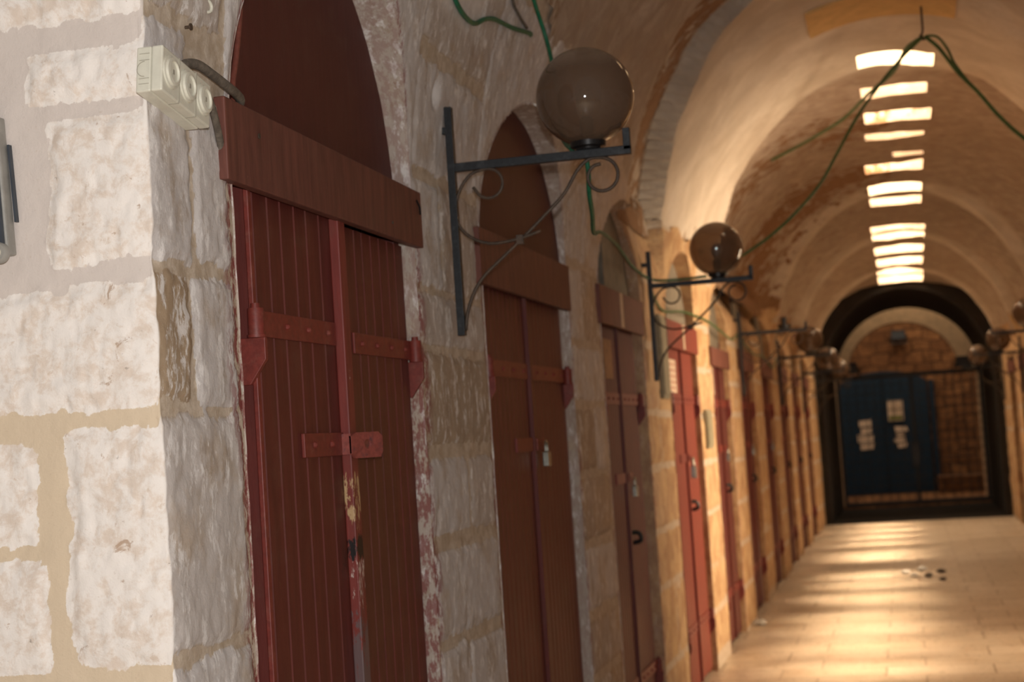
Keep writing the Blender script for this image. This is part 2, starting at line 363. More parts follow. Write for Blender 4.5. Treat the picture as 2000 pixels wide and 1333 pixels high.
# ------------------------------------------------------------------ left wall, facade and quoin in one relief mesh
def ranged(a, b, d): n = max(1, int(round((b - a) / d))); return list(np.linspace(a, b, n, endpoint=False))
def build_wall_left():
    S = ranged(-2.6, -0.40, 0.05) + ranged(-0.40, -0.02, 0.0055) + ranged(-0.02, 0.03, 0.005)
    ys = sorted([d[0] for d in DOORS] + [d[1] for d in DOORS]); cur = 0.03
    for y in ys + [Y_END]:
        s1 = y - YC; d = 0.007 if cur < 1.0 else (0.011 if cur < 2.4 else (0.016 if cur < 4 else (0.03 if cur < 8 else 0.07)))
        S += ranged(cur, s1, d); cur = s1
    S.append(cur)
    Z = ranged(0, 0.8, 0.04) + ranged(0.8, 2.14, 0.0095) + ranged(2.14, 3.24, 0.0095) + [3.24]
    S = np.array(S); Z = np.array(Z); ss, zz = np.meshgrid(S, Z, indexing='ij'); yy = ss + YC
    side = ss >= 0
    # stones: (s0, s1, z0, z1) on the facade then on the passage side
    st = [(-0.198, 0.0, 1.862, 2.130, 1), (-0.232, 0.0, 2.150, 2.252, 1), (-0.60, 0.0, 2.300, 2.60, 1), (-0.62, 0.0, 1.602, 1.829, 1),
          (-0.190, 0.0, 1.152, 1.576, 1), (-0.48, -0.243, 1.372, 1.560, 1), (-0.50, -0.232, 1.145, 1.348, 1), (-0.55, 0.0, 0.80, 1.125, 1),
          (-0.42, 0.0, 2.64, 2.95, 1)]
    st = [list(a) for a in st]
    for (a, b) in ((0.8, 1.1), (0.45, 0.78), (0.05, 0.42)): st.append([-0.3, 0, a, b, 1])
    rr = random.Random(3)
    for z0, z1 in ((0, .42), (.45, .8), (.83, 1.14), (1.17, 1.58), (1.62, 1.84), (1.88, 2.26), (2.3, 2.62), (2.66, 2.98), (3.0, 3.24)):
        s = -0.66 - rr.random() * 0.1
        while s > -2.7: w = 0.25 + rr.random() * 0.3; st.append([s - w, s - 0.03, z0, z1, 1]); s -= w
    # pier 0
    for q in ((0.0, 0.17, 1.862, 2.30), (0.18, 0.345, 1.87, 2.2), (0.0, 0.135, 1.612, 1.845), (0.15, 0.345, 1.60, 1.85), (0.0, 0.345, 1.172, 1.590),
              (0.0, 0.345, 0.80, 1.150), (0.0, 0.345, 0.42, 0.78), (0, 0.345, 0.02, 0.40), (0.0, 0.33, 2.33, 2.62)): st.append([*q, 0])
    joints = {1: [0.02, 0.34, 0.66, 0.96, 1.235, 1.49, 1.765, 1.93, 2.26, 2.6, 2.95, 3.2], 2: [0.02, 0.30, 0.56, 0.80, 1.08, 1.35, 1.635, 1.88, 2.2, 2.56, 2.9],
              3: [0.02, .33, .7, 1.0, 1.32, 1.6, 1.95, 2.3, 2.62]}
    for k in range(len(DOORS)):
        a = DOORS[k][1] - YC; b = (DOORS[k + 1][0] if k + 1 < len(DOORS) else Y_END) - YC
        J = joints.get(k + 1) or sorted([0.02 + 0.31 * i + rr.uniform(-.05, .05) for i in range(9)])
        for i in range(len(J) - 1):
            cut = [a + 0.01, b - 0.01]
            if rr.random() < 0.6 and b - a > 0.5: cut.insert(1, a + (b - a) * rr.uniform(0.35, 0.65))
            for c0, c1 in zip(cut, cut[1:]): st.append([c0, c1 - 0.008, J[i] + 0.012 + rr.uniform(0, .012), J[i + 1] - 0.012 + rr.uniform(-.01, .01), 0])
    for k, (y0, y1, zt) in enumerate(DOORS):   # stones over the arches
        c = (y0 + y1) / 2 - YC; w = (y1 - y0) / 2
        st.append([c - w - .02, c - .01, ZSP, zt + .25, 0]); st.append([c + .01, c + w + .02, ZSP, zt + .25, 0])
    n = ss.shape
    mask = np.zeros(n); tone = np.zeros(n); bulge = np.zeros(n)
    wv = fbm(ss * 22, zz * 22, 4, 3) - 0.5; wv2 = fbm(ss * 60, zz * 60, 3, 8) - 0.5
    for (s0, s1, z0, z1, fr) in st:
        m = ((ss < 0.0) if fr else (ss >= -0.001)) & (ss > s0 - .05) & (ss < s1 + .05) & (zz > z0 - .05) & (zz < z1 + .05)
        if not m.any(): continue
        e0 = ss[m] - s0; e1 = s1 - ss[m]
        if s1 == 0.0 and fr: e1 = np.full_like(e1, 0.05)
        if s0 == 0.0 and not fr: e0 = np.full_like(e0, 0.05)
        d = np.minimum(np.minimum(e0, e1), np.minimum(zz[m] - z0, z1 - zz[m])); k = 0.018
        cx_ = np.minimum(e0, e1); cz_ = np.minimum(zz[m] - z0, z1 - zz[m])
        d = np.where((cx_ < k) & (cz_ < k), k - np.hypot(k - cx_, k - cz_), d)
        d = d + wv[m] * 0.030 + wv2[m] * 0.012
        mm = sstep(-0.002, 0.006, d); t = 0.0 if (s0, s1) == (0.0, 0.135) else 0.12 + 0.88 * rr.random()
        cur = mask[m]; mask[m] = np.maximum(cur, mm); tn = tone[m]; tn[mm > 0.3] = t; tone[m] = tn
        bu = bulge[m]; bulge[m] = np.maximum(bu, sstep(0.0, 0.03 if fr else 0.02, d))
    rough = fbm(ss * 14, zz * 14, 5, 21) - 0.5; pits = sstep(0.60, 0.72, fbm(ss * 45, zz * 45, 3, 5) * 1.15)
    streak = fbm(ss * 90, zz * 16, 3, 40) - 0.5
    relief = np.where(side, bulge * 0.007 + rough * 0.009 + wv2 * 0.005 * mask, bulge * 0.008 + rough * 0.008 + (wv2 * 0.006 - pits * 0.003) * mask)
    red = np.zeros(n); top = ZSP
    for i, (y0, y1, zt) in enumerate(DOORS):
        hw = arch_half(zz, y0, y1, zt); yc = (y0 + y1) / 2
        dd = np.where(zz < ZSP, np.minimum(abs(yy - y0), abs(yy - y1)), abs(abs(yy - yc) - hw))
        reach = np.where(zz < ZSP, (0.05 if i == 0 else 0.02), 0.012) * (0.3 + 1.6 * vnoise(zz * 4.3 + i, yy * 0 + i, 2))
        rd = np.clip(1 - dd / np.maximum(reach, 0.004), 0, 1) * (zz < zt + .05)
        red = np.maximum(red, np.sqrt(rd))
        relief *= np.where(dd < 0.03, 0.25 + 0.75 * dd / 0.03, 1.0)
    red = np.maximum(red, 0.62 * np.exp(-(((ss - 0.31) / 0.02) ** 2 + ((zz - 1.70) / 0.09) ** 2)))   # daub beside the first door
    red *= side
    plas = sstep(2.70, 2.76, zz + 0.06 * wv - 0.35 * (yy - 4.45)  * 0 ) * (yy < 4.78 + 0.3 * wv) * (yy > 4.30 + .3 * wv) * side
    relief = relief * (1 - 0.7 * plas)
    for cy, cz in ((4.438, 2.507),):
        relief -= 0.03 * np.exp(-(((yy - cy) / 0.02) ** 2 + ((zz - cz) / 0.035) ** 2))
    # positions
    t = np.clip((ss + 0.02) / 0.04, 0, 1)
    X = np.where(ss < 0, XL + ss, wall_x(yy, zz)); Y = np.where(ss < 0, YC, YC + ss)
    nx = np.where(ss < -0.02, 0, np.where(ss > 0.02, 1, t)); ny = -np.where(ss < -0.02, 1, np.where(ss > 0.02, 0, 1 - t))
    ln = np.hypot(nx, ny); nx = nx / ln; ny = ny / ln
    pull = np.exp(-(ss / 0.018) ** 2) * (0.003 + 0.008 * vnoise(zz * 30, zz * 0, 5) ** 3)
    X = X + nx * (relief - pull); Y = Y + ny * (relief - pull)
    # holes
    sc = (ss[:-1, :-1] + ss[1:, 1:]) / 2 + YC; zc = (zz[:-1, :-1] + zz[1:, 1:]) / 2; sd = ss[:-1, :-1] >= 0
    hole = np.zeros(sc.shape, bool)
    for (y0, y1, zt) in DOORS:
        yc = (y0 + y1) / 2
        hole |= ((sc > y0) & (sc < y1) & (zc < ZSP)) | ((zc >= ZSP) & (zc < zt) & (abs(sc - yc) < arch_half(zc, y0, y1, zt)))
    hole &= sd
    topz = np.interp(sc, [4.9, 5.6, 7.0, 7.8], [3.22, 2.96, 2.80, 2.64]) + .02 * np.sin(sc * 9); hole |= (zc > topz) & sd
    for (y0, y1, zt) in DOORS:      # snap the arch edges
        yc = (y0 + y1) / 2
        for j, z in enumerate(Z):
            if z <= ZSP or z >= zt: continue
            hw = float(arch_half(np.array(z), y0, y1, zt))
            for tgt in (yc - hw, yc + hw):
                i = int(np.argmin(abs(S + YC - tgt))); Y[i, j] = tgt
    idx = np.arange(X.size).reshape(n)
    q = np.stack([idx[:-1, :-1], idx[1:, :-1], idx[1:, 1:], idx[:-1, 1:]], -1)[~hole]
    V = np.stack([X, Y, zz], -1).reshape(-1, 3)
    at = {'stone': mask, 'tone': tone, 'front': (ss < 0.002).astype(float) * 1.0, 'red': red, 'plas': plas}
    at = {k: v.reshape(-1) for k, v in at.items()}
    # reveals
    ev = []; ef = []; er = []
    for i, (y0, y1, zt) in enumerate(DOORS):
        yc = (y0 + y1) / 2; pr = [(y0, z) for z in np.linspace(0, ZSP, 60)]
        zs_ = ZSP + (zt - ZSP) * (1 - (1 - np.linspace(0.02, 1, 26)) ** 1.8)
        pr += [(yc - float(arch_half(np.array(z), y0, y1, zt)), z) for z in zs_]
        pr += [(yc + float(arch_half(np.array(z), y0, y1, zt)), z) for z in zs_[::-1][1:]] + [(y1, z) for z in np.linspace(ZSP, 0, 60)]
        base = len(V) + len(ev); m = len(pr); deps = (0.004, -0.012, -0.03, -0.06, -0.32)
        for (y, z) in pr:
            x0 = float(wall_x(np.array(y), np.array(z)))
            for k, dx in enumerate(deps):
                jit = 0.006 * (vnoise(np.array(z * 25.), np.array(k * 3. + i), 9) - .5); jit = float(jit) * (1 if k < 4 else 0)
                ev.append((x0 + dx if k < 4 else XL - 0.34, y + jit * (1 if y < yc else -1) - (0 if k == 0 else 0), z)); er.append((0.75 if z < 1.75 else .3) if i == 0 else 0.2)
        L = len(deps)
        for a in range(m - 1):
            for k in range(L - 1): ef.append((base + a * L + k, base + a * L + k + 1, base + (a + 1) * L + k + 1, base + (a + 1) * L + k))
    V = np.vstack([V, np.array(ev)]); ne = len(ev)
    at['stone'] = np.concatenate([at['stone'], np.ones(ne)]); at['tone'] = np.concatenate([at['tone'], np.full(ne, .25)])
    at['front'] = np.concatenate([at['front'], np.zeros(ne)]); at['red'] = np.concatenate([at['red'], np.array(er)]); at['plas'] = np.concatenate([at['plas'], np.zeros(ne)])
    faces = np.vstack([q, np.array(ef)])
    return grid_mesh('wall_left', V, faces, at, M['stone'])
def grid_mesh(name, V, faces, at, mat, smooth=True):
    me = bpy.data.meshes.new(name); nf = len(faces)
    me.vertices.add(len(V)); me.vertices.foreach_set('co', V.astype(np.float32).ravel())
    me.loops.add(nf * 4); me.loops.foreach_set('vertex_index', faces.astype(np.int32).ravel())
    me.polygons.add(nf); me.polygons.foreach_set('loop_start', (np.arange(nf) * 4).astype(np.int32))
    me.polygons.foreach_set('use_smooth', [smooth] * nf)
    me.update(calc_edges=True); me.validate()
    for k, v in at.items():
        a = me.attributes.new(k, 'FLOAT', 'POINT'); a.data.foreach_set('value', v.astype(np.float32))
    return tag(link(name, me, mat), kind='structure')
wl = build_wall_left(); tag(wl, 'rough limestone block wall with whitewashed facing stones and door arches')

# ------------------------------------------------------------------ vault with its row of roof openings
SLOTS = [(6.3, .34, .43), (7.6, .36, .44), (10.17, .34, .43), (11.2, .34, .44), (12.1, .36, .46), (12.85, .22, .46), (13.75, .18, .22), (14.3, .42, .46), (15.35, .52, .48), (16.25, .50, .50),
         (18.2, .36, .56), (18.9, .60, .56), (20.3, .62, .56), (21.5, .72, .56), (22.7, .78, .58), (23.85, .86, .62)]
def build_ceiling():
    Y = set(np.round(ranged(2.66, 7, .06) + ranged(7, 9.4, .012) + ranged(9.4, Y_END, .035) + [Y_END], 4))
    for y, ln, wd in SLOTS: Y |= {round(y - ln / 2, 4), round(y + ln / 2, 4)}
    Y = np.array(sorted(Y)); Y = Y[np.concatenate([[True], np.diff(Y) > 0.002])]
    P = sorted(set(np.round(np.linspace(0.24, math.pi - 0.24, 91), 5)) | {round(math.pi / 2 + d, 5) for d in (-.26, -.22, -.18, -.14, .14, .18, .22, .26)})
    P = np.array(P); yy, pp = np.meshgrid(Y, P, indexing='ij'); w = np.sin(pp); b = zcrown(yy) - ZS
    rc = recess(yy, w) + 0.012 * sstep(0.45, 0.28, w)
    wob = (fbm(yy * 2.2, pp * 4, 4, 31) - 0.5) * 0.05
    X = CX - (AR + rc + wob) * np.cos(pp); Zv = ZS + (b + rc + wob) * w
    X = np.where(Zv < 2.7, np.clip(X, XL - .02, XR + .02), X)
    yc = (Y[:-1] + Y[1:]) / 2; xc = (X[:-1, :-1] + X[1:, 1:]) / 2; hole = np.zeros(xc.shape, bool); V = np.stack([X, yy, Zv], -1).reshape(-1, 3)
    idx = np.arange(X.size).reshape(X.shape); extra = []; ef = []
    for y, ln, wd in SLOTS:
        rows = np.where((yc > y - ln / 2) & (yc < y + ln / 2))[0]; cx = 0.10 if y < 12.5 else 0.07
        if y == 13.75: cx = 0.18
        cols = np.where(abs((xc[rows[0]] - cx)) < wd / 2)[0] if len(rows) else []
        sel = [(r, c) for r in rows for c in cols if Zv[r, c] > 3]
        cs = sorted({c for _, c in sel}); hole[np.ix_(rows, cs)] = True
        r0, r1, c0, c1 = rows[0], rows[-1] + 1, cs[0], cs[-1] + 1
        loop = [idx[r0, c] for c in range(c0, c1 + 1)] + [idx[r, c1] for r in range(r0 + 1, r1 + 1)] + [idx[r1, c] for c in range(c1 - 1, c0 - 1, -1)] + [idx[r, c0] for r in range(r1 - 1, r0, -1)]
        base = len(V) + len(extra); zt = zcrown(y) + 0.42
        for i in loop: extra.append((V[i][0], V[i][1], zt))
        L = len(loop)
        for k in range(L): ef.append((loop[k], loop[(k + 1) % L], base + (k + 1) % L, base + k))
        xa, xb = X[r0, c0], X[r0, c1]
        area('roof_daylight', ((xa + xb) / 2, y, zt - 0.005), abs(xb - xa) * .96, ln * .94, SLOT_W * (.5 if y < 9 else 1) * abs(xb - xa) * ln / 0.15, DAY, spread=150)
        if y > 9: area('roof_sunlight', ((xa + xb) / 2 + .02, y, zt - 0.02), abs(xb - xa) * .7, ln * .5, SUN_W * min(1.3, abs(xb - xa) / .46), DAY, (0, math.radians(7.5), 0), spread=18)
    zq = (Zv[:-1, :-1] + Zv[1:, 1:]) / 2; yq = (yy[:-1, :-1] + yy[1:, 1:]) / 2
    hole |= (xc < 0) & (zq < np.interp(yq, [4.9, 5.6, 7.0, 7.8], [3.14, 2.88, 2.72, 2.56]))
    q = np.stack([idx[:-1, :-1], idx[1:, :-1], idx[1:, 1:], idx[:-1, 1:]], -1)[~hole]
    u = yy - 1.5 * (1 - w); left = pp < math.pi / 2
    y1 = 7.6 + 1.6 * (1 - w); ya = 7.1 + .85 * (1 - w)
    peel = np.where(yy < ya, .12, np.where(yy < y1 - .06, .75, np.interp(u, [7.6, 7.8, 10.3, 10.7, 11.4, 12.4, 13.4, 14.5, 15.2, 15.6, 16, 18, 19, 24.4], [.2, 0, .0, .05, .2, .6, .2, .8, .45, .0, .2, .3, .1, .2])))
    peel = peel * np.where(left, 1, .3) + sstep(0.5, 0.2, w) * (yy > 9.6) * 0.7
    dark_tone = np.where(yy < y1 - .06, .8, np.interp(u, [7.6, 10.3, 10.7, 15.0, 15.15, 15.55, 15.7, 18.6, 18.75, 19.05, 19.2, 22.1, 22.25, 22.5, 22.6], [0, 0, .9, .9, 0, 0, .9, .9, 0, 0, .9, .9, 0, 0, .9]))  # darker plaster in the near bay and recesses, paler on the ridges
    bare = sstep(0.55, 0.42, w + 0.04 * (fbm(yy * 9, w * 20, 3, 4) - .5)) * (yy < 5.6) * left * (yy > 2)
    bare = np.maximum(bare, ((yy > 4.8) & (yy < 5.5)) * left * 1.0 * sstep(.9, .8, w))
    z = lambda v: np.concatenate([v.reshape(-1), np.full(len(extra), 0.0)])
    V = np.vstack([V, np.array(extra)])
    return grid_mesh('ceiling', V, np.vstack([q, np.array(ef)]), {'peel': z(peel), 'dark_tone': z(dark_tone), 'bare': z(bare)}, M['plaster'])
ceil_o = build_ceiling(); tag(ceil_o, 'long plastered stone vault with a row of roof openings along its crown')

# keystone patch on the crown of the first arch
mb = MB(); vs = []
for i in range(13):
    p = math.pi / 2 + (-0.30 + 0.6 * i / 12) - 0.02; b = zcrown(9.0) - ZS
    for y, rr_ in ((8.62, -.012), (9.12, -.012), (9.12, .05), (8.62, .05)):
        b = zcrown(y) - ZS; vs.append((CX - (AR + rr_) * math.cos(p), y, ZS + (b + rr_) * math.sin(p)))
fs = [(4 * i + k, 4 * i + (k + 1) % 4, 4 * i + 4 + (k + 1) % 4, 4 * i + 4 + k) for i in range(12) for k in range(4)] + [(0, 1, 2, 3), (51, 50, 49, 48)]
tag(mb.add(vs, fs).build('trim_1', M['keystone']), 'ochre stone patch on the crown of the first white arch', kind='structure')

# ------------------------------------------------------------------ right wall, floor, facade over the entrance, end passage, yard
def build_right():
    Ys = np.array(ranged(2.66, 9.9, .12) + ranged(9.9, 11.5, .1) + ranged(11.5, Y_END, .07) + [Y_END]); Zs = np.array(ranged(0, 2.64, .05) + [2.64])
    yy, zz = np.meshgrid(Ys, Zs, indexing='ij'); b = zcrown(yy) - ZS; w = np.clip((zz - ZS) / b, 0, .98)
    rel = (fbm(yy * 6, zz * 8, 4, 77) - .5) * .03; row = np.floor(zz / .31); cell = (yy + (row % 2) * .2) / .42
    dj = np.minimum(abs(zz / .31 - np.round(zz / .31)) * .31, abs(cell - np.round(cell)) * .42); m = sstep(.004, .02, dj + rel * .3)
    X = CX + (AR + recess(yy, w)) * np.sqrt(1 - w * w) - m * .01 - rel
    sc = (yy[:-1, :-1] + yy[1:, 1:]) / 2; zc = (zz[:-1, :-1] + zz[1:, 1:]) / 2
    hole = ((sc > 9.9) & (sc < 11.5) & (zc < 2.45))  # side opening added out of view to let the alley light in
    for y0, y1 in RDOORS: hole |= (sc > y0) & (sc < y1) & (zc < 2.2)
    idx = np.arange(X.size).reshape(X.shape); q = np.stack([idx[:-1, :-1], idx[:-1, 1:], idx[1:, 1:], idx[1:, :-1]], -1)[~hole]
    tone = vnoise(row * 7.3, np.round(cell) * 3.1, 5); zero = np.zeros(X.size)
    V = np.stack([X, yy, zz], -1).reshape(-1, 3); ev = []; ef = []
    for (y0, y1), zt in [(d, 2.2) for d in RDOORS] + [((9.9, 11.5), 2.45)]:
        base = len(V) + len(ev); pr = [(y0, 0), (y0, zt), (y1, zt), (y1, 0)]; dep = .16 if zt == 2.2 else 1.3
        for y, z in pr: ev += [(XR - .02, y, z), (XR + dep, y, z)]
        for a in range(3): ef.append((base + 2 * a, base + 2 * a + 1, base + 2 * a + 3, base + 2 * a + 2))
    k = len(ev); V = np.vstack([V, np.array(ev)]); f0 = lambda v, e: np.concatenate([v.reshape(-1), np.full(k, e)])
    return grid_mesh('wall_right', V, np.vstack([q, np.array(ef)]), {'stone': f0(m, 1), 'tone': f0(tone, .5), 'front': f0(zero, 0), 'red': f0(zero, 0), 'plas': f0(zero, 0)}, M['stone'])
RDOORS = [(15.25, 16.4), (17.3, 18.45), (19.3, 20.5), (21.4, 22.6)]
tag(build_right(), 'limestone wall on the right side of the passage with red doors')

def plane_grid(name, x0, x1, y0, y1, z, mat, d=0.5, amp=0.0):
    xs = np.linspace(x0, x1, max(2, int((x1 - x0) / d))); ys = np.linspace(y0, y1, max(2, int((y1 - y0) / d)))
    xx, yy = np.meshgrid(xs, ys, indexing='ij'); zz = z + amp * (fbm(xx * 1.5, yy * 1.5, 3, 2) - .5)
    idx = np.arange(xx.size).reshape(xx.shape); q = np.stack([idx[:-1, :-1], idx[1:, :-1], idx[1:, 1:], idx[:-1, 1:]], -1).reshape(-1, 4)
    return grid_mesh(name, np.stack([xx, yy, zz], -1).reshape(-1, 3), q, {}, mat)
tag(plane_grid('floor', -5, 5, -3, 24.42, 0.0, M['floor'], .08, .006), 'worn glossy limestone paving slabs')
# facade above the vault mouth and to the right of it
mb = MB(); n = 24; pr = []
for i in range(n + 1):
    p = 0.24 + (math.pi - .48) * i / n; b = zcrown(2.66) - ZS; pr.append((CX - AR * math.cos(p), ZS + b * math.sin(p)))
top = 5.2; vs = []; fs = []
for x, z in pr: vs += [(x, 2.655, z), (x, 2.655, top)]
for i in range(n): fs.append((2 * i, 2 * i + 1, 2 * i + 3, 2 * i + 2))
mb.add(vs, fs); mb.box(-3.9, -1.27, 2.66, 2.9, 3.2, top); mb.box(1.40, 5, 2.66, 2.9, 0, top)
o = mb.build('wall_front', simple('pale_facade_stone', (204, 190, 172), .9, 0, .12, 5, .5)); tag(o, 'stone facade over the mouth of the vaulted passage', kind='structure')
# unseen alley added behind the side opening, to house the added light
mb = MB(); mb.box(2.68, 2.8, 9.7, 11.7, 0, 2.6); mb.box(1.45, 2.7, 9.7, 11.7, 2.46, 2.6); mb.box(1.45, 2.7, 9.5, 9.88, 0, 2.6); mb.box(1.45, 2.7, 11.52, 11.8, 0, 2.6)
tag(mb.build('wall_added_alley', M['yard']), 'stone sides of the unseen alley added off the passage to let light in', kind='structure')
# dark end passage: section narrower than the vault, wall face at Y_END with the arch cut out
def arch_pts(x0, x1, zs, zt, n=28):
    c, a = (x0 + x1) / 2, (x1 - x0) / 2
    return [(x0, 0.0), (x0, zs)] + [(c - a * math.cos(math.pi * i / n), zs + (zt - zs) * math.sin(math.pi * i / n)) for i in range(1, n)] + [(x1, zs), (x1, 0.0)]
def strip(pa, ya, pb, yb):
    m = len(pa); return [(x, ya, z) for x, z in pa] + [(x, yb, z) for x, z in pb], [(i, i + 1, m + i + 1, m + i) for i in range(m - 1)]
PA = arch_pts(-1.16, 1.28, 2.05, 3.37); PB = [(-1.13, 0.0), (-1.13, 2.2)] + arch_pts(-1.08, 1.22, 2.24, 3.33)[2:-2] + [(1.27, 2.2), (1.27, 0.0)]; PO = arch_pts(-1.6, 1.75, 2.2, 3.9); PC = [(-1.11, 0.0), (-1.11, 2.24)] + arch_pts(-0.96, 0.96, 2.26, 3.16)[2:-2] + [(1.23, 2.24), (1.23, 0.0)]; PO2 = arch_pts(-2.6, 2.8, 2.5, 6)
mb = MB(); mb.add(*strip(PA, Y_END, PB, 28.2)); mb.add(*strip(PO, Y_END - .01, PA, Y_END)); mb.add(*strip(PO, Y_END, PO2, 28.5))
tag(mb.build('wall_passage', M['unlit_stone'], smooth=False), 'walls and vault of the unlit end passage, shade put into their dark colour', kind='structure')
mb = MB(); mb.add(*strip(PO2, 29.29, PC, 29.3)); mb.add(*strip(PC, 29.3, PC, 29.65)); mb.add(*strip(PC, 29.65, PO2, 29.66))
tag(mb.build('wall_end', simple('pale_arch_stone', (216, 186, 150), 0.9, 0, 0.14, 9, 0.4)), 'pale stone arch behind the iron gate at the far end of the passage', kind='structure')
tag(MB().box(-3, 3.2, 24.42, 28.3, -.2, 0.0).build('floor_passage', M['unlit_stone']), 'dark floor of the unlit end passage', kind='structure')
tag(MB().box(-6, 6, 28.3, 36, -.25, 0.03).build('floor_yard', M['yard']), 'pale paving of the yard beyond the gate', kind='structure')
tag(MB().box(-6, 6, 33.0, 33.4, 0, 4.6).build('wall_yard', M['yard']), 'brown stone wall of the yard beyond the gate', kind='structure')
tag(MB().box(-6, -5.7, 29, 33.0, 0, 4.6).box(5.7, 6, 29, 33.0, 0, 4.6).build('wall_yard_sides', M['unlit_stone']), 'shaded side walls of the yard', kind='structure')

# ------------------------------------------------------------------ doors (structure, each with its parts)
def leaf_poly(y0, y1, xf, th, grooves, gw=.010, gd=.006):
    """plan section (x, y) of a boarded leaf with V grooves on its front"""
    pts = [(xf - th, y0), (xf, y0)]
    for g in grooves: pts += [(xf, g - gw / 2), (xf - gd, g), (xf, g + gw / 2)]
    return pts + [(xf, y1), (xf - th, y1)]
def leaf(parent, y0, y1, z0, z1, xf, n, mat, th=.03, sgn=1, sub=None):
    gs = n if isinstance(n, list) else [y0 + (y1 - y0) * (i + 1) / (n + 1) for i in range(n)]
    return MB().prism(leaf_poly(y0, y1, xf, th, gs), 2, z0, z1).build('door_leaf', mat, parent)
def rivets(mb, ys, x, z, r=.007):
    for y in ys:
        mb.lathe([(r, 0), (r * .9, .004), (r * .5, .007), (0, .008)], (x, y, z), axis=0, n=10)
    return mb
def hinge(parent, yh, zc, xf, y_to, sgn, mat, big=1.0):
    """strap from the barrel at yh to y_to, with barrel pin, collar and the pintle bracket under it"""
    h = .027 * big
    ya, yb = sorted((yh, y_to))
    st = MB().box(xf, xf + .006, ya, yb, zc - h, zc + h).build('strap_hinge', mat, parent, bevel=.0015)
    k = 4; ys = [yh + sgn * abs(y_to - yh) * (j + .55) / k for j in range(1 if sgn > 0 else 0, k)]
    rivets(MB(), ys, xf + .006, zc).build('rivet', mat, st)
    r = .017 * big; xb = xf + .016
    MB().lathe([(0, h + .010), (r * .55, h + .010), (r * .6, h), (r * .95, h), (r, h - .004), (r, -h), (r * 1.15, -h), (r * 1.15, -h - .006), (0, -h - .006)][::-1], (xb, yh, zc), n=20).build('hinge_barrel', mat, st, smooth='auto')
    zb = zc - h - .006
    MB().prism([(xf - .03, zb), (xf + .036, zb), (xf + .036, zb - .045), (xf - .0, zb - .095), (xf - .03, zb - .095)], 1, yh - .007, yh + .007).build('pintle_bracket', mat, st, bevel=.0015)
    return st
def panel_arch(name, parent, y0, y1, zt, x, mat, ylo=None, yhi=None, z0=None, th=.02):
    yc = (y0 + y1) / 2; zs_ = [ZSP - .05] + list(np.linspace(ZSP, zt - .001, 22)) if z0 is None else list(np.linspace(z0, zt - .001, 22))
    L = [(yc - float(arch_half(np.array(z), y0, y1, zt)) - .015, z) for z in zs_]; R = [(yc + float(arch_half(np.array(z), y0, y1, zt)) + .015, z) for z in zs_]
    cl = lambda y: min(max(y, ylo if ylo is not None else -99), yhi if yhi is not None else 99)
    L = [(cl(y), z) for y, z in L]; R = [(cl(y), z) for y, z in R]
    mb = MB(); m = len(zs_); vs = [(x, *p) for p in L] + [(x, *p) for p in R] + [(x - th, *p) for p in L] + [(x - th, *p) for p in R]
    fs = []
    for i in range(m - 1):
        fs += [(i, i + 1, m + i + 1, m + i), (2 * m + i, 3 * m + i, 3 * m + i + 1, 2 * m + i + 1), (i, 2 * m + i, 2 * m + i + 1, i + 1), (m + i, m + i + 1, 3 * m + i + 1, 3 * m + i)]
    fs += [(0, m, 3 * m, 2 * m), (m - 1, 3 * m - 1, 4 * m - 1, 2 * m - 1)]
    return mb.add(vs, fs).build(name, mat, parent)

# door 1, the nearest, in full detail
y0, y1, zt = DOORS[0]
D = empty('door_1', (XL, (y0 + y1) / 2, 0)); tag(D, 'dark red boarded double door nearest the camera, scarred below its riveted hasp', kind='structure')
mb = MB(); mb.box(-1.36, -1.300, y0 - .01, y0 + .075, 0, ZSP); mb.box(-1.36, -1.300, y1 - .045, y1 + .01, 0, ZSP)
mb.build('door_frame', M['red'], D, bevel=.003)
leaf(D, 3.105, 3.63, .03, 2.065, -1.279, [3.15, 3.233, 3.306, 3.389, 3.463, 3.547], M['red_d1'])
leaf(D, 3.66, 4.195, .03, 2.045, -1.281, [3.73, 3.799, 3.858, 3.927, 3.994, 4.064, 4.126], M['red_d1'])
MB().box(-1.279, -1.255, 3.615, 3.662, .03, 2.052).build('meeting_batten', M['red_bat'], D, bevel=.003)
MB().box(-1.279, -1.268, 3.105, 3.122, .03, 2.06).build('edge_batten', M['iron_red'], D, bevel=.002)
panel_arch('arch_panel', D, y0, y1, zt, -1.305, M['panel'])
li = MB().add([(-1.262, 2.932, 2.045), (-1.262, 2.932, 2.207), (-1.262, 4.256, 2.194), (-1.262, 4.256, 2.043), (-1.234, 2.932, 2.043), (-1.234, 2.932, 2.207), (-1.236, 4.256, 2.194), (-1.236, 4.256, 2.042)],
              [(0, 1, 2, 3), (4, 7, 6, 5), (0, 4, 5, 1), (1, 5, 6, 2), (2, 6, 7, 3), (3, 7, 4, 0)])
li = li.build('lintel_board', M['lintel'], D, bevel=.003)
MB().lathe([(.006, 0), (.006, .002), (0, .003)], (-1.234, 3.10, 2.155), 0, 8).lathe([(.004, 0), (.004, .003), (0, .004)], (-1.235, 3.98, 2.08), 0, 8).build('nail', M['iron_brown'], li)
MB().tube([(-1.232, 4.20, 2.165), (-1.229, 4.215, 2.15), (-1.231, 4.225, 2.13)], .003, 6).build('bent_nail', M['black'], li)
hinge(D, 3.100, 1.778, -1.279, 3.61, 1, M['iron_red'])
hinge(D, 4.215, 1.764, -1.281, 3.745, -1, M['iron_red'], .95)
hinge(D, 3.100, 0.42, -1.279, 3.61, 1, M['iron_red']); hinge(D, 4.215, 0.42, -1.281, 3.745, -1, M['iron_red'], .95)
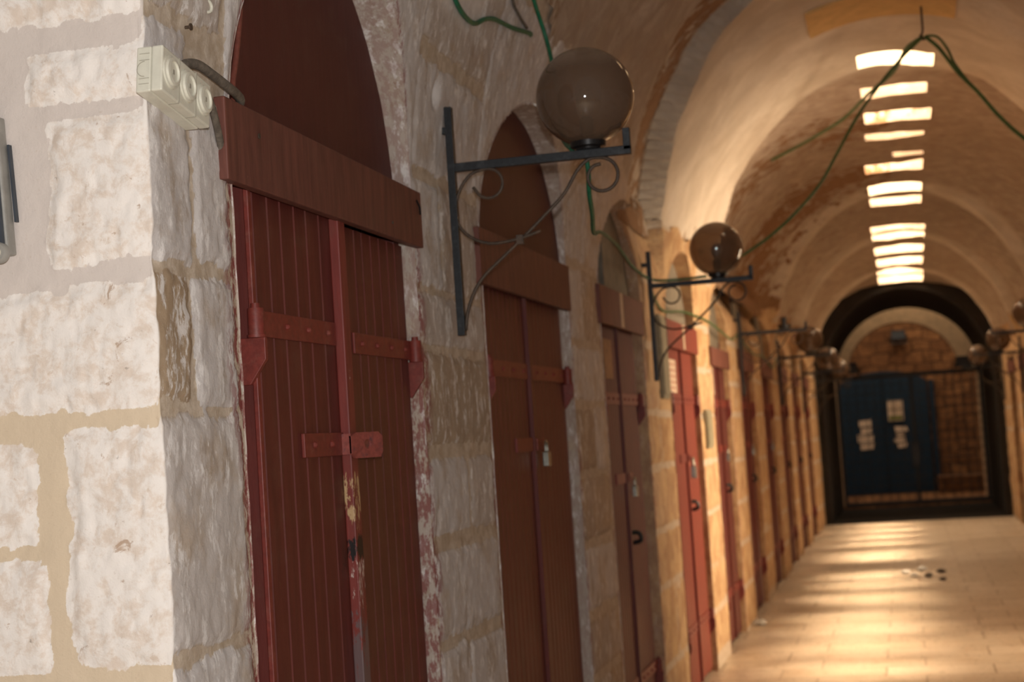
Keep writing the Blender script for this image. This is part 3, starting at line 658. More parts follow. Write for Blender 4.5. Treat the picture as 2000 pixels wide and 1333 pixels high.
hp = MB().box(-1.279, -1.271, 3.36, 3.614, 1.496, 1.549).build('hasp_plate', M['iron_red'], D, bevel=.0015)
rivets(MB(), (3.42, 3.53), -1.271, 1.523, .008).build('rivet', M['iron_red'], hp)
def holed_plate(x0, x1, ya, yb, za, zb, hy, hz, r, name, mat, parent, n=20):
    """flat plate in the y-z plane with a round hole through it"""
    mb = MB(); ring = []; out = []
    for k in range(n):
        a = 2 * math.pi * k / n; c, s_ = math.cos(a), math.sin(a); ring.append((hy + r * c, hz + r * s_))
        tt = min(((yb - hy) / c if c > 1e-6 else ((ya - hy) / c if c < -1e-6 else 9)), ((zb - hz) / s_ if s_ > 1e-6 else ((za - hz) / s_ if s_ < -1e-6 else 9)))
        out.append((hy + tt * c, hz + tt * s_))
    vs = [(x, *p) for x in (x0, x1) for p in ring] + [(x, *p) for x in (x0, x1) for p in out]; fs = []
    for k in range(n):
        j = (k + 1) % n; fs += [(k, j, 2 * n + j, 2 * n + k), (n + k, 3 * n + k, 3 * n + j, n + j), (k, n + k, n + j, j), (2 * n + k, 2 * n + j, 3 * n + j, 3 * n + k)]
    return mb.add(vs, fs).build(name, mat, parent)
hs = holed_plate(-1.253, -1.248, 3.600, 3.715, 1.487, 1.547, 3.663, 1.519, .0115, 'hasp', M['hasp_iron'], D)
for v_ in hs.data.vertices: v_.co.x += max(0, v_.co.y + (y0 + y1) / 2 - 3.614) * .38
MB().box(-1.271, -1.249, 3.600, 3.612, 1.497, 1.545).build('hasp_web', M['hasp_iron'], hs)
MB().lathe([(.0, 0), (.009, 0), (.010, .022), (0, .024)], (-1.268, 3.665, 1.519), 0, 14).build('staple_boss', M['iron_red'], hs)
MB().box(-1.281, -1.270, 3.70, 3.884, 1.489, 1.54).build('keeper_plate', M['hasp_iron'], D, bevel=.003)

# the other doors of the left side
DL = ['dark red boarded door with a padlock, second from the camera, plain red panel in its arch',
      'third door from the camera, its arch half open and half closed by a grey board',
      'bright red door just behind the second globe lamp with a pale lettered notice',
      'narrow-looking red door right after the bright red one, a pale tape at its top left',
      'sixth red door from the camera along the left wall', 'seventh red door from the camera along the left wall',
      'eighth red door from the camera along the left wall', 'ninth red door from the camera along the left wall',
      'last red door of the left wall, beside the dark end passage']
LTOP = [(2.173, 1.997), (2.158, 1.99), (2.128, 1.973), (2.06, 1.93), (2.12, 1.96), (2.12, 1.95), (2.11, 1.95), (2.1, 1.95), (2.1, 1.95)]
brick_red = mat_paint('sun_tinted_red_paint', (128, 58, 46), var=.08)  # lighter copy of the door red, sunlight put into the colour
padlock_spots = []
for i, (y0, y1, zt) in enumerate(DOORS[1:], 1):
    ym = (y0 + y1) / 2; xf = -1.296 if i == 2 else -1.284; red = brick_red if i == 3 else M['red']
    D = empty('door_%d' % (i + 1), (XL, ym, 0)); tag(D, DL[i - 1], kind='structure')
    zl1, zl0 = LTOP[i - 1]
    MB().box(-1.38, xf - .02, y0 - .01, y0 + .07, 0, ZSP).box(-1.38, xf - .02, y1 - .06, y1 + .01, 0, ZSP).build('door_frame', red, D)
    n = 9 if i < 3 else 6
    leaf(D, y0 + .05, ym, .03, zl0 + .03, xf, n, red); leaf(D, ym + .008, y1 - .05, .03, zl0 + .02, xf - .002, n, red)
    MB().box(xf, xf + .014, ym - .018, ym + .01, .03, zl0 + .02).build('meeting_batten', red, D)
    li = MB().box(-1.258, -1.235, y0 - .09 if i < 3 else y0 - .12, y1 - .05, zl0, zl1).build('lintel_board', M['lintel'] if i != 3 else brick_red, D, bevel=.003)
    for zh in ({1: 1.745, 2: 1.67, 3: 1.69}.get(i, 1.68), .36):
        hinge(D, y0 + .055, zh, xf, ym - .03, 1, M['iron_red']); hinge(D, y1 - .05, zh, xf, ym + .05, -1, M['iron_red'])
    if i == 1: panel_arch('arch_panel', D, y0, y1, zt, -1.280, M['panel'])
    elif i == 2:
        panel_arch('grey_board', D, y0, y1, zt, -1.31, M['greysheet'], ylo=y0 + .46)
        panel_arch('grey_top_board', D, y0, y1, zt, -1.312, M['greysheet'], yhi=y0 + .46, z0=2.42)
        MB().tube([(-1.33, y0 + .14, 2.15), (-1.34, y0 + .20, 2.42)], .012, 6).tube([(-1.33, y0 + .30, 2.15), (-1.34, y0 + .24, 2.44)], .01, 6).build('bare_stick', M['iron_brown'], D)
    else: panel_arch('grey_board', D, y0, y1, zt, -1.31, M['greysheet'], ylo=y0 + .42, z0=2.0)
    zk = {1: 1.487, 2: 1.30, 3: 1.34}.get(i, 1.36)
    hp = MB().box(xf + .0, xf + .008, ym - .26, ym + .02, zk - .022, zk + .026).build('hasp_plate', M['iron_red'], D)
    MB().box(xf + .012, xf + .02, ym + .0, ym + .12, zk - .02, zk + .022).box(xf, xf + .02, ym + .02, ym + .03, zk - .015, zk + .015).build('hasp', M['iron_red'], hp)
    if i > 1: MB().tube([(xf, ym + .10, zk - .26), (xf + .03, ym + .12, zk - .265), (xf + .035, ym + .13, zk - .30), (xf, ym + .14, zk - .31)], .011, 8, smooth=3).build('pull_handle', M['iron'], D)
    padlock_spots.append((xf, ym + .07, zk, i))
    if i == 2:
        MB().box(-1.235, -1.232, y0 + .42, y0 + .48, zl0 + .005, zl1 - .004).build('tape_strip', M['strip'], li)
        MB().box(xf, xf + .006, y0 + .22, y0 + .42, 1.76, 1.94).build('notice_board', simple('ochre_notice', (150, 112, 78), .7), D)
    if i == 3:
        MB().box(-1.235, -1.232, y0 + .50, y0 + .58, zl0 + .005, zl1 - .004).build('tape_strip', M['strip'], li)
        nb = MB().box(xf, xf + .006, y0 + .12, y0 + .42, 1.725, 1.915).build('notice_board', M['paper'], D)
        mbw = MB()
        for r in range(5):
            for c in range(9):
                if (r * 5 + c * 3) % 4: mbw.box(xf + .006, xf + .007, y0 + .145 + c * .029, y0 + .160 + c * .029 + (c % 3) * .004, 1.745 + r * .034, 1.757 + r * .034)
        mbw.build('faded_print', M['strip_red'], nb)
    if i in (4, 5, 6):
        MB().box(xf, xf + .008, y0 + .12, y0 + .24, 1.74, 1.93).build('tape_strip', M['strip'], D)
# dark shop interior behind the arch openings
for i, (y0, y1, zt) in enumerate(DOORS):
    if i in (0, 1): continue
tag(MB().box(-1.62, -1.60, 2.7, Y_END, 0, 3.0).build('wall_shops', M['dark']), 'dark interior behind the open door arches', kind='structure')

# padlocks hang from the hasps: things of their own
def padlock(x, y, z, label, sc=1.0):
    r = empty('padlock', (x, y, z)); tag(r, label, 'padlock', 'padlocks on the red doors')
    MB().box(x - .010 * sc, x + .010 * sc, y - .024 * sc, y + .024 * sc, z - .075 * sc, z - .026 * sc).build('body', M['steel'], r, bevel=.003)
    MB().tube([(x, y - .015 * sc, z - .028 * sc), (x, y - .015 * sc, z - .005 * sc), (x, y - .010 * sc, z + .006 * sc), (x, y, z + .010 * sc), (x, y + .010 * sc, z + .006 * sc), (x, y + .015 * sc, z - .005 * sc), (x, y + .015 * sc, z - .028 * sc)], .0042 * sc, 8, smooth=3).build('shackle', M['steel'], r, smooth=True)
    return r
PLB = {1: 'small steel padlock hanging on the second door from the camera', 2: 'padlock on the door with the half open arch', 3: 'pale long padlock on the bright red door',
       4: 'padlock on the first door after the bright red one', 5: 'padlock on the sixth door from the camera', 6: 'padlock on the seventh door from the camera'}
for (xf, y, z, i) in padlock_spots:
    if i in PLB: padlock(xf + .034, y, z - (.012 if i != 1 else 0.0), PLB[i], 1.45 if i == 3 else 1.05)

# doors of the right wall that the photograph grazes
RL = ['right wall door nearest the camera, opposite the middle of the passage', 'right wall door, second from the dark end passage counted past the last one', 'right wall door, next to the last before the dark passage', 'last door of the right wall, beside the dark end passage']
for i, (y0, y1) in enumerate(RDOORS):
    ym = (y0 + y1) / 2; D = empty('door_%d' % (11 + i), (XR, ym, 0)); tag(D, RL[i], kind='structure'); xf = XR + .05
    MB().prism([(xf + .03, y0 + .04), (xf, y0 + .04)] + [(xf + (0.005 if k % 3 == 1 else 0), y0 + .04 + (ym - y0 - .04) * k / 21) for k in range(1, 21)] + [(xf, ym), (xf + .03, ym)], 2, .03, 2.0).build('door_leaf', M['red'], D)
    MB().prism([(xf + .03, ym + .01), (xf, ym + .01)] + [(xf + (0.005 if k % 3 == 1 else 0), ym + .01 + (y1 - ym - .05) * k / 21) for k in range(1, 21)] + [(xf, y1 - .04), (xf + .03, y1 - .04)], 2, .03, 2.0).build('door_leaf', M['red'], D)
    MB().box(XR - .03, XR - .002, y0 - .05, y1 + .06, 1.98, 2.15).build('lintel_board', M['lintel'], D)
    MB().box(xf + .02, xf + .06, y0 - .01, y0 + .05, 0, 2.15).box(xf + .02, xf + .06, y1 - .05, y1 + .01, 0, 2.15).box(xf + .02, xf + .06, y0, y1, 2.0, 2.19).build('door_frame', M['red'], D)
    for zh in (1.76, .36):
        MB().box(xf - .007, xf, y0 + .05, ym - .03, zh - .027, zh + .027).build('strap_hinge', M['iron_red'], D); MB().box(xf - .007, xf, ym + .04, y1 - .05, zh - .027, zh + .027).build('strap_hinge', M['iron_red'], D)
    MB().box(xf - .03, xf, ym - .10, ym + .12, 1.33, 1.38).build('hasp', M['iron'], D)

# ------------------------------------------------------------------ wall lamps
def wall_lamp(y, zarm, side, label, globe=True, reach=.42, wall=None, gr=.1395, tilt=.0, detail=True):
    """black bracket of square bar with scrolls; side +1 reaches to +x from the left wall"""
    xw = wall if wall is not None else (XL + .032 if side > 0 else XR - .032)
    X = lambda d: xw + side * d
    R_ = empty('wall_lamp', (xw, y, zarm)); tag(R_, label, 'wall lamp', 'globe lamps on iron brackets')
    b = .0120
    br = MB()
    xs = sorted((X(0), X(.022))); br.box(xs[0], xs[1], y - b, y + b, zarm - .485, zarm + .178)
    if detail: br.box(*sorted((X(-.05), X(0))), y - b, y + b, zarm + .10, zarm + .12)
    br.build('wall_bar', M['iron'], R_, bevel=.0015)
    xs = sorted((X(.022), X(.535)))
    arm = MB().box(xs[0], xs[1], y - b, y + b, zarm - b, zarm + b)
    xs = sorted((X(.515), X(.535))); arm.box(xs[0], xs[1], y - b, y + b, zarm, zarm + .062)
    arm.build('arm', M['iron'], R_, bevel=.0015)
    sc = [(.155, -.055), (.128, -.060), (.118, -.040), (.128, -.022)]
    def spiral(c, r0, r1, a0, a1, n=16):
        return [(c[0] + (r0 + (r1 - r0) * k / n) * math.cos(a0 + (a1 - a0) * k / n), c[1] + (r0 + (r1 - r0) * k / n) * math.sin(a0 + (a1 - a0) * k / n)) for k in range(n + 1)]
    c1 = [(.072, -.062)] + spiral((.117, -.056), .040, .044, math.radians(190), math.radians(360 + 100), 12)[1:] + [(.07, -.022), (.035, -.060), (.016, -.115), (.022, -.165), (.055, -.205), (.11, -.228), (.17, -.226), (.215, -.218), (.262, -.205)]
    c2 = [(.022, -.47), (.030, -.42), (.055, -.36), (.09, -.315), (.145, -.27), (.20, -.225), (.27, -.165), (.335, -.105), (.375, -.045), (.41, -.015), (.44, -.012)] + spiral((.445, -.065), .052, .034, math.radians(80), math.radians(-270), 14)
    MB().tube([(X(u), y - .004, zarm + v) for u, v in c1], .0048, 8, smooth=3).build('scroll', M['iron_brown'], R_, smooth=True)
    MB().tube([(X(u), y + .004, zarm + v) for u, v in c2], .0052, 8, smooth=3).build('scroll', M['iron_brown'], R_, smooth=True)
    MB().box(*sorted((X(.19), X(.21))), y - .010, y + .010, zarm - .238, zarm - .212).build('scroll_clip', M['iron_brown'], R_)
    xg = X(reach)
    MB().lathe([(0, .0), (.036, .0), (.036, .005), (.050, .008), (.052, .034), (.046, .036), (0, .036)], (xg, y, zarm + b), n=28).build('socket_collar', M['black'], R_, smooth='auto')
    MB().lathe([(0, .036), (.020, .036), (.022, .085), (.014, .095), (.0, .096)], (xg, y, zarm + b), n=20).build('bulb_holder', M['black'], R_, smooth='auto')
    if detail:
        for dz in (.14, -.45): MB().lathe([(.006, -.004), (.006, .012), (0, .014)], (X(.006) if side > 0 else X(.02), y + .018, zarm + dz), 0, 8).build('wall_screw', M['iron_brown'], R_)
    if globe:
        a0 = math.asin(.046 / gr); pr = [(gr * math.sin(a), -gr * math.cos(a)) for a in np.linspace(a0, math.pi, 40)]; pr[-1] = (0, gr)
        zc_ = zarm + b + .020 + gr * math.cos(a0)
        me = MB(); n = 48; vs = []; fs = []
        me.lathe(pr, (xg, y, zc_), n=n); me.f = [f for f in me.f if len(f) == 4]
        me.build('globe_shade', M['globe'], R_, smooth=True)
        MB().lathe([(0, -.02), (.010, -.02), (.014, .0), (.026, .03), (.028, .045), (.020, .065), (0, .074)], (xg, y, zarm + .115), n=18).build('bulb', simple_bulb, R_, smooth=True)
    return R_
simple_bulb = simple('dusty_bulb_glass', (150, 140, 126), .3, 0, .05, 20, .02)
wall_lamp(4.53, 2.300, 1, 'large smoked globe lamp on a black scrolled bracket, nearest the camera', reach=.414)
wall_lamp(8.28, 2.250, 1, 'smoked globe lamp on a black bracket before the first white arch', reach=.36, gr=.137)
wall_lamp(12.9, 2.232, 1, 'black bracket with an empty lamp socket and no globe', globe=False, reach=.36)
wall_lamp(16.9, 2.185, 1, 'third globe lamp on the left wall, past the empty bracket', reach=.33, detail=False)
wall_lamp(20.6, 2.12, 1, 'small fourth globe lamp on the left wall near the dark passage', reach=.34, detail=False)
wall_lamp(23.9, 2.09, 1, 'last globe lamp of the left wall, at the mouth of the dark passage', reach=.36, detail=False)
wall_lamp(15.7, 2.22, -1, 'right wall globe lamp cut by the edge of the picture', reach=.19, detail=False)
wall_lamp(19.8, 2.17, -1, 'right wall globe lamp second from the dark passage', reach=.24, detail=False)
wall_lamp(23.6, 2.13, -1, 'right wall globe lamp at the mouth of the dark passage', reach=.32, detail=False)

# ------------------------------------------------------------------ fuse box with its three caps on the quoin
R_ = empty('fuse_box', (XL + .045, 2.655, 2.19)); tag(R_, 'cream plastic fuse box with three round caps on the wall corner', 'fuse box')
TL = -0.17
def tilt(mb, c=(2.60, 2.19)):
    q, w = math.cos(TL), math.sin(TL)
    mb.v = [(x, c[0] + (y - c[0]) * q - (z - c[1]) * w, c[1] + (y - c[0]) * w + (z - c[1]) * q) for x, y, z in mb.v]; return mb
fb = tilt(MB().box(-1.256, -1.228, 2.60, 2.80, 2.148, 2.232)).build('back_box', M['cream'], R_, bevel=.003)
fb2 = tilt(MB().box(-1.2275, -1.206, 2.60, 2.80, 2.148, 2.232)).build('cover', M['cream'], R_, bevel=.003)
for y in (2.665, 2.735): tilt(MB().prism([(-1.225, 2.1465), (-1.2045, 2.1465), (-1.2045, 2.232), (-1.2065, 2.232), (-1.2065, 2.1485), (-1.225, 2.1485)], 1, y, y + .0015)).build('cover_groove', M['seam'], fb2)
mbs = MB()
for z in (2.162, 2.172, 2.218, 2.206): mbs.box(-1.250, -1.231, 2.5990, 2.6002, z, z + .0007)
for k in range(14):
    a0, a1 = math.pi * (.5 + k / 14), math.pi * (.5 + (k + 1) / 14)
    mbs.tube([(-1.240 - .014 * math.cos(a0) * -1, 2.5995, 2.19 + .014 * math.sin(a0)), (-1.240 - .014 * math.cos(a1) * -1, 2.5995, 2.19 + .014 * math.sin(a1))], .0006, 5)
tilt(mbs).build('knockout_marks', M['seam'], fb)
for y in (2.632, 2.700, 2.768):
    cap = tilt(MB().lathe([(.030, 0), (.030, .003), (.026, .004), (.025, .008), (.019, .009), (.018, .005), (0, .005)], (-1.206, y, 2.192), 0, 32)).build('fuse_cap', M['cream'], R_, smooth='auto')
    tilt(MB().box(-1.201, -1.1995, y - .003, y + .003, 2.188, 2.196)).build('cap_slot', M['seam'], cap)

# ------------------------------------------------------------------ cables
def cable(label, pts, r, mat, name='electric_cable', group='loose cables', n=10):
    o = MB().tube(pts, r, n, smooth=6).build(name, mat, smooth=True); return tag(o, label, 'cable', group)
cable('thick dusty grey cable looping from the fuse box to the top of the lintel board', [(-1.232, 2.725, 2.20), (-1.232, 2.75, 2.228), (-1.228, 2.80, 2.238), (-1.226, 2.86, 2.232), (-1.226, 2.94, 2.222), (-1.236, 3.0, 2.222), (-1.246, 3.04, 2.215), (-1.275, 3.06, 2.19)], .0095, M['cable_grey'])
cable('grey cable running down the stone from the fuse box to the lintel board end', [(-1.215, 2.80, 2.19), (-1.225, 2.85, 2.165), (-1.238, 2.90, 2.135), (-1.247, 2.93, 2.115), (-1.252, 2.945, 2.095)], .0075, M['cable_grey'])
cable('red painted cable hanging down the arch panel of the first door', [(-1.285, 3.16, 2.62), (-1.285, 3.17, 2.50), (-1.287, 3.16, 2.42), (-1.287, 3.13, 2.33), (-1.285, 3.10, 2.27), (-1.275, 3.075, 2.222), (-1.29, 3.07, 2.19)], .0065, M['cable_red'])
cable('green cable bending along the stone pier above the nearest globe lamp', [(-1.147, 4.40, 2.80), (-1.152, 4.446, 2.765), (-1.156, 4.547, 2.746), (-1.155, 4.66, 2.749), (-1.144, 4.749, 2.781), (-1.136, 4.849, 2.804), (-1.128, 5.058, 2.825), (-1.116, 5.273, 2.854), (-1.15, 5.33, 2.86)], .0075, M['cable_green'])
cable('grey green cable curving down the pier beside the straight green cable', [(-1.08, 4.90, 2.96), (-1.102, 4.97, 2.891), (-1.111, 5.107, 2.868), (-1.116, 5.22, 2.862)], .005, M['cable_grey'])
cable('straight green cable running from the ceiling down behind the nearest globe', [(-1.04, 5.0, 3.02), (-1.06, 5.06, 2.95), (-1.062, 5.126, 2.905), (-1.045, 5.20, 2.79), (-.98, 5.0, 2.56), (-.93, 4.75, 2.40), (-.87, 4.58, 2.325)], .007, M['cable_green'])
cable('green cable hanging from the nearest lamp and looping to the second bracket', [(-.824, 4.546, 2.285), (-.824, 4.56, 2.256), (-.833, 4.6, 2.20), (-.864, 4.8, 2.163), (-.917, 5.1, 2.147), (-1.015, 5.8, 2.234), (-1.127, 6.8, 2.300), (-1.21, 7.7, 2.300), (-1.225, 8.25, 2.292), (-1.172, 8.37, 2.283), (-1.044, 8.38, 2.282), (-.935, 8.36, 2.284)], .007, M['cable_green'])
cable('green cable rising from the second globe lamp to the hook at the crown', [(-.90, 8.405, 2.29), (-.80, 8.44, 2.355), (-.754, 8.45, 2.382), (-.617, 8.45, 2.462), (-.482, 8.5, 2.574), (-.345, 8.6, 2.729), (-.245, 8.7, 2.901), (-.141, 8.8, 3.084), (-.053, 8.85, 3.207), (.093, 8.9, 3.38), (.235, 8.95, 3.515)], .008, M['cable_olive'])
cable('green cable sagging from the crown hook to the far side of the left vault', [(.24, 8.95, 3.52), (.155, 9.1, 3.50), (.081, 9.4, 3.444), (-.057, 9.8, 3.421), (-.226, 10.3, 3.377), (-.408, 10.8, 3.378), (-.566, 11.2, 3.382), (-.78, 11.6, 3.369)], .010, M['cable_olive'])
cable('green cable falling steeply from the crown hook towards the right wall', [(.255, 8.95, 3.52), (.322, 8.9, 3.436), (.399, 8.8, 3.282), (.488, 8.7, 3.144), (.572, 8.6, 2.996), (.678, 8.5, 2.85), (.9, 8.3, 2.60), (1.2, 8.2, 2.40), (1.33, 8.2, 2.35)], .010, M['cable_olive'])
cable('short slack loop of green cable beside the steep one at the crown hook', [(.255, 8.955, 3.525), (.316, 8.95, 3.512), (.362, 8.9, 3.431), (.392, 8.85, 3.334), (.467, 8.75, 3.183), (.50, 8.70, 3.13)], .007, M['cable_olive'])
tag(MB().tube([(.245, 8.95, 3.80), (.245, 8.95, 3.56), (.23, 8.95, 3.53), (.245, 8.95, 3.505), (.262, 8.95, 3.52)], .006, 8, smooth=4).build('ceiling_hook', M['iron_brown'], smooth=True), 'iron hook holding the green cables at the crown of the vault', 'hook')
cable('thin green cable looping under the second bracket to the empty one', [(-1.232, 8.40, 2.24), (-1.235, 8.8, 2.16), (-1.22, 9.6, 2.20), (-1.235, 11.0, 2.22), (-1.22, 12.2, 2.16), (-1.235, 12.85, 2.23)], .007, M['cable_olive'])
cable('thin green cable looping from the empty bracket deeper into the passage', [(-1.235, 12.95, 2.22), (-1.22, 14.0, 2.12), (-1.235, 15.2, 2.14), (-1.22, 16.0, 2.06), (-1.235, 16.85, 2.18)], .007, M['cable_olive'])

# ------------------------------------------------------------------ small things on the walls
R_ = empty('meter_case', (-1.60, 2.60, 2.02)); tag(R_, 'grey metal case with a dark gasket line, cut by the left edge of the picture', 'meter case')
MB().add([(-1.80, 2.63, 1.880), (-1.80, 2.63, 2.140), (-1.520, 2.63, 2.140), (-1.508, 2.63, 1.890), (-1.80, 2.60, 1.880), (-1.80, 2.60, 2.140), (-1.520, 2.60, 2.140), (-1.508, 2.60, 1.890)],
         [(0, 1, 2, 3), (4, 7, 6, 5), (0, 4, 5, 1), (1, 5, 6, 2), (2, 6, 7, 3), (3, 7, 4, 0)]).build('case', M['boxgrey'], R_, bevel=.004)
MB().box(-1.80, -1.534, 2.592, 2.599, 1.905, 2.130).build('cover_plate', M['boxgrey'], R_, bevel=.003)
MB().add([(x + (.010 if z < 2 else 0), y, z) for x in (-1.530, -1.524) for y in (2.592, 2.5995) for z in (1.905, 2.132)], [(0, 1, 3, 2), (4, 6, 7, 5), (0, 4, 5, 1), (2, 3, 7, 6), (0, 2, 6, 4), (1, 5, 7, 3)]).build('gasket', M['boxdark'], R_)
fl_ = MB().lathe([(0, -.004), (.016, -.004), (.019, .0), (.019, .012), (0, .012)][::-1], (-1.524, 2.588, 1.893), 1, 24).build('corner_lug', M['boxgrey'], R_, smooth='auto')
MB().lathe([(0, -.0085), (.009, -.0085), (.010, -.004), (0, -.004)][::-1], (-1.524, 2.588, 1.893), 1, 16).build('lug_screw', M['cream'], fl_)
MB().add([(x + (.008 if z < 2 else 0), y, z) for x in (-1.515, -1.511) for y in (2.622, 2.632) for z in (1.95, 2.09)], [(0, 1, 3, 2), (4, 6, 7, 5), (0, 4, 5, 1), (2, 3, 7, 6), (0, 2, 6, 4), (1, 5, 7, 3)]).build('edge_seal', M['boxdark'], R_)
for c_ in R_.children: c_.location.x -= .010
tag(MB().tube([(-1.262, 2.885, 2.379), (-1.248, 2.885, 2.379), (-1.240, 2.893, 2.384), (-1.238, 2.903, 2.376), (-1.240, 2.900, 2.365), (-1.246, 2.890, 2.362)], .0035, 8, smooth=4).build('wall_hook', M['cream'], smooth=True), 'small pale painted hook high on the stone beside the first arch', 'hook')
tag(MB().lathe([(.003, -.012), (.003, .008), (.0065, .009), (.0065, .012), (0, .013)], (-1.252, 2.809, 2.314), 0, 10).build('rusty_screw', M['iron_brown']), 'rusty screw in the stone above the fuse box', 'screw')
R_ = empty('wire_stub', (-1.27, 4.44, 2.50)); tag(R_, 'yellow and black wire ends left in a small hole of the stone pier', 'wire stub')
MB().tube([(-1.285, 4.437, 2.53), (-1.262, 4.437, 2.522), (-1.256, 4.438, 2.512), (-1.262, 4.44, 2.504)], .0045, 8, smooth=3).build('yellow_wire', M['yellow'], R_)
MB().tube([(-1.285, 4.442, 2.512), (-1.262, 4.442, 2.502), (-1.254, 4.443, 2.492), (-1.262, 4.445, 2.484)], .006, 8, smooth=3).build('black_wire', M['black'], R_)
def trunk(y0, y1, z0, z1, label):
    r = empty('cable_trunking', (XL + .02, (y0 + y1) / 2, z0)); tag(r, label, 'cable trunking')
    MB().box(-1.262, -1.232, y0, y1, z0, z1).build('trunk', M['conduit'], r, bevel=.004)
    MB().box(-1.232, -1.226, y0 + .01, y1 - .01, z0 + .02, z1 - .02).build('cover', M['conduit'], r, bevel=.002)
trunk(8.62, 8.84, 1.68, 2.13, 'tall grey green trunking on the stone before the bright red door')
trunk(10.46, 10.72, 1.38, 1.63, 'short grey green trunking on the stone after the bright red door')
def litter(x, y, sz, label, mat=None, name='litter'):
    rr = random.Random(x * 100 + y); n = 9; vs = []; fs = []
    prof = [(0, -.0), (.6, .06), (1, .35), (.8, .7), (.3, .95), (0, 1)]
    mb = MB().lathe([(r * sz, h * sz * .8) for r, h in prof], (x, y, .002), n=n)
    mb.v = [(a + rr.uniform(-.2, .2) * sz, b + rr.uniform(-.2, .2) * sz, max(.001, c + rr.uniform(-.12, .12) * sz)) for a, b, c in mb.v]
    return tag(mb.build(name, mat or M['litter']), label, 'litter', 'litter lying on the paving', 'thing')
litter(-.12, 16.25, .045, 'leftmost scrap of litter in the row on the bright paving')
litter(-.04, 15.95, .040, 'scrap of litter just right of the leftmost one on the paving')
litter(.03, 16.5, .055, 'largest pale crumpled scrap in the row of litter on the paving')
litter(.09, 15.85, .045, 'scrap of litter right of and nearer than the large pale one', M['cable_grey'])
litter(.21, 16.2, .045, 'brown scrap at the right end of the litter, the farther of two', M['iron_brown'])
litter(.21, 15.45, .035, 'brown scrap at the right end of the litter, the nearer of two', M['iron_brown'])
litter(-1.19, 12.6, .05, 'white crumpled scrap at the foot of the left wall')

# ------------------------------------------------------------------ iron gate, floodlight, yard door
G = empty('iron_gate', (.08, 28.05, .03)); tag(G, 'black iron gate with a square wire grid closing the dark passage', 'gate')
def bar(mb, x0, x1, z0, z1, y0=28.02, y1=28.08): return mb.box(x0, x1, y0, y1, z0, z1)
gf = MB(); bar(gf, -1.10, -1.05, .05, 2.24); bar(gf, 1.21, 1.26, .05, 2.24); bar(gf, -1.049, 1.209, 2.17, 2.24); bar(gf, -1.049, 1.209, .05, .12)
gf.build('gate_frame', M['iron'], G); bar(MB(), .10, .15, .121, 2.169).build('middle_post', M['iron'], G)
gm = MB()
for k in range(1, 16): x = -1.07 + 2.3 * k / 16; gm.box(x - .006, x + .006, 28.035, 28.047, .1, 2.2)
for k in range(1, 15): z = .1 + 2.1 * k / 15; gm.box(-1.07, 1.23, 28.048, 28.058, z - .006, z + .006)
gm.build('wire_grid', M['iron'], G)
lk = MB().box(.04, .18, 27.98, 28.016, .68, 1.08).build('lock_case', M['black'], G, bevel=.008)
MB().lathe([(0, -.04), (.012, -.04), (.014, -.0), (0, 0)][::-1], (.11, 27.978, .98), 1, 12).build('keyhole_boss', M['iron'], lk)
def flood(x, y, z, s, label):
    r = empty('floodlight', (x, y, z)); tag(r, label, 'floodlight')
    MB().prism([(x - s, z - .6 * s), (x + s, z - .6 * s), (x + .8 * s, z + .6 * s), (x - .8 * s, z + .6 * s)], 1, y, y + s * .7).build('housing', M['black'], r, bevel=.01)
    MB().box(x - .8 * s, x + .8 * s, y - .008, y - .001, z - .45 * s, z + .42 * s).build('lens', M['boxdark'], r)
    MB().tube([(x - s * 1.05, y + .3 * s, z), (x - s * 1.05, y + .3 * s, z - s), (x + s * 1.05, y + .3 * s, z - s), (x + s * 1.05, y + .3 * s, z)], .012, 8).build('yoke', M['black'], r)
    return r
fr_ = flood(.98, 27.6, 2.34, .15, 'black floodlight at the top right corner of the iron gate')
MB().lathe([(0, -.03), (.035, -.03), (.045, 0), (0, .0)][::-1], (1.15, 27.58, 2.27), 1, 16).build('glint_disc', M['cream'], fr_)  # pale disc stands in for a glint on the floodlight
flood(-.86, 27.6, 2.36, .16, 'black floodlight at the top left corner of the iron gate')
flood(-.03, 32.8, 3.10, .16, 'small dark floodlight high on the wall of the yard')
Dy = empty('door_15', (-.40, 32.97, 0)); tag(Dy, 'blue painted round-topped metal door in the yard beyond the gate', kind='structure')
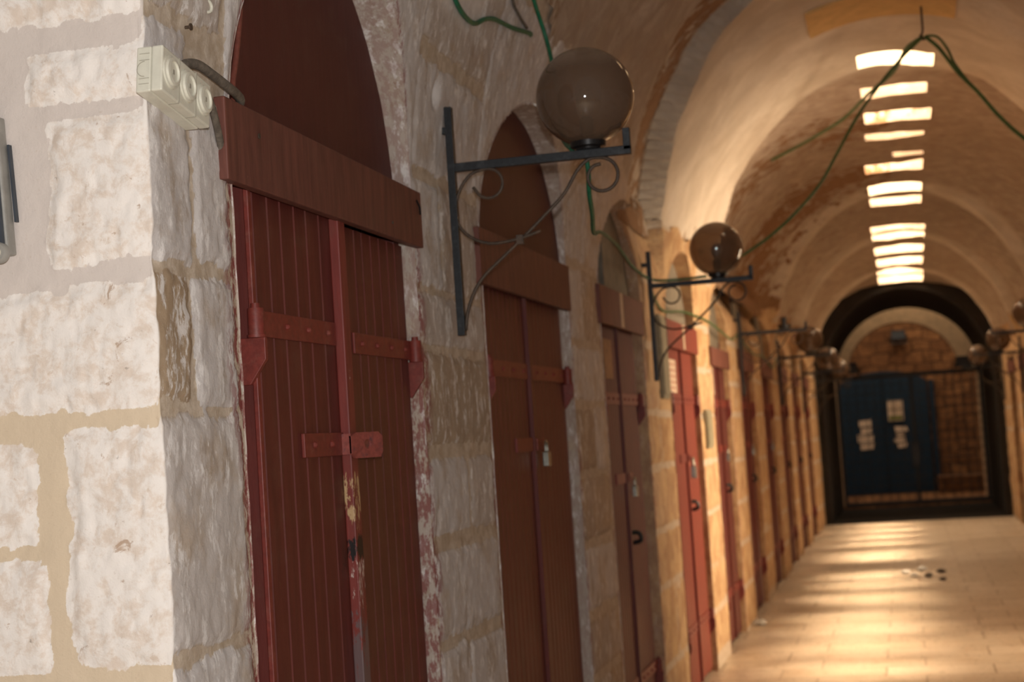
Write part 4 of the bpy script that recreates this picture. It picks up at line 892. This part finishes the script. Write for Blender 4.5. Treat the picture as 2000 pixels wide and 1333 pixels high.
pts = [(-1.28, .04), (-1.28, 2.12)] + [(-.42 - .86 * math.cos(math.pi * k / 16), 2.12 + .30 * math.sin(math.pi * k / 16)) for k in range(1, 16)] + [(.44, 2.12), (.44, .04)]
MB().prism(pts, 1, 32.90, 32.99).build('door_leaf', M['blue'], Dy)
MB().box(-.435, -.405, 32.87, 32.899, .05, 2.38).build('meeting_batten', M['blue'], Dy)
tag(MB().box(.47, .56, 32.9, 32.99, .03, 2.2).build('trim_2', M['blue']), 'blue frame post beside the yard door', kind='structure')
pn = MB().box(-.34, -.05, 32.865, 32.898, 1.44, 1.84).build('poster', M['paper'], None); tag(pn, 'pale poster with a green foot on the blue door', 'poster')
MB().box(-.32, -.07, 32.860, 32.8645, 1.46, 1.54).build('green_foot', M['green_label'], pn); MB().box(-.205, -.19, 32.860, 32.8645, 1.55, 1.83).build('fold_line', M['iron_brown'], pn)
MB().box(-.29, -.22, 32.860, 32.8645, 1.60, 1.78).box(-.17, -.10, 32.860, 32.8645, 1.60, 1.78).build('printed_panel', M['strip'], pn)
def patch(cx, cz, w, h, label, seed):
    rr = random.Random(seed); r = empty('torn_notice', (cx, 32.89, cz)); tag(r, label, 'torn notice', 'torn notices on the blue door'); k = 0
    for j in range(4):
        zz = cz + h * (.5 - (j + .5) / 4); ww = w * rr.uniform(.6, 1.0); ox = rr.uniform(-.12, .12) * w
        p = [(cx + ox - ww / 2 + rr.uniform(-.03, .03), zz - h / 9), (cx + ox + ww / 2 + rr.uniform(-.03, .03), zz - h / 9 + rr.uniform(-.02, .02)), (cx + ox + ww / 2, zz + h / 9), (cx + ox - ww / 2, zz + h / 9 + rr.uniform(-.02, .02))]
        MB().prism(p, 1, 32.885, 32.898).build('scrap', M['paper'], r)
patch(-.80, 1.20, .34, .60, 'torn pale notice in four scraps on the left leaf of the blue door', 3)
patch(-.14, 1.11, .27, .42, 'torn pale notice below the poster on the blue door', 5)
tag(MB().box(.50, 1.6, 31.6, 32.9, .03, .34).build('yard_bench', M['yard']), 'low pale stone block against the yard wall', 'stone block')
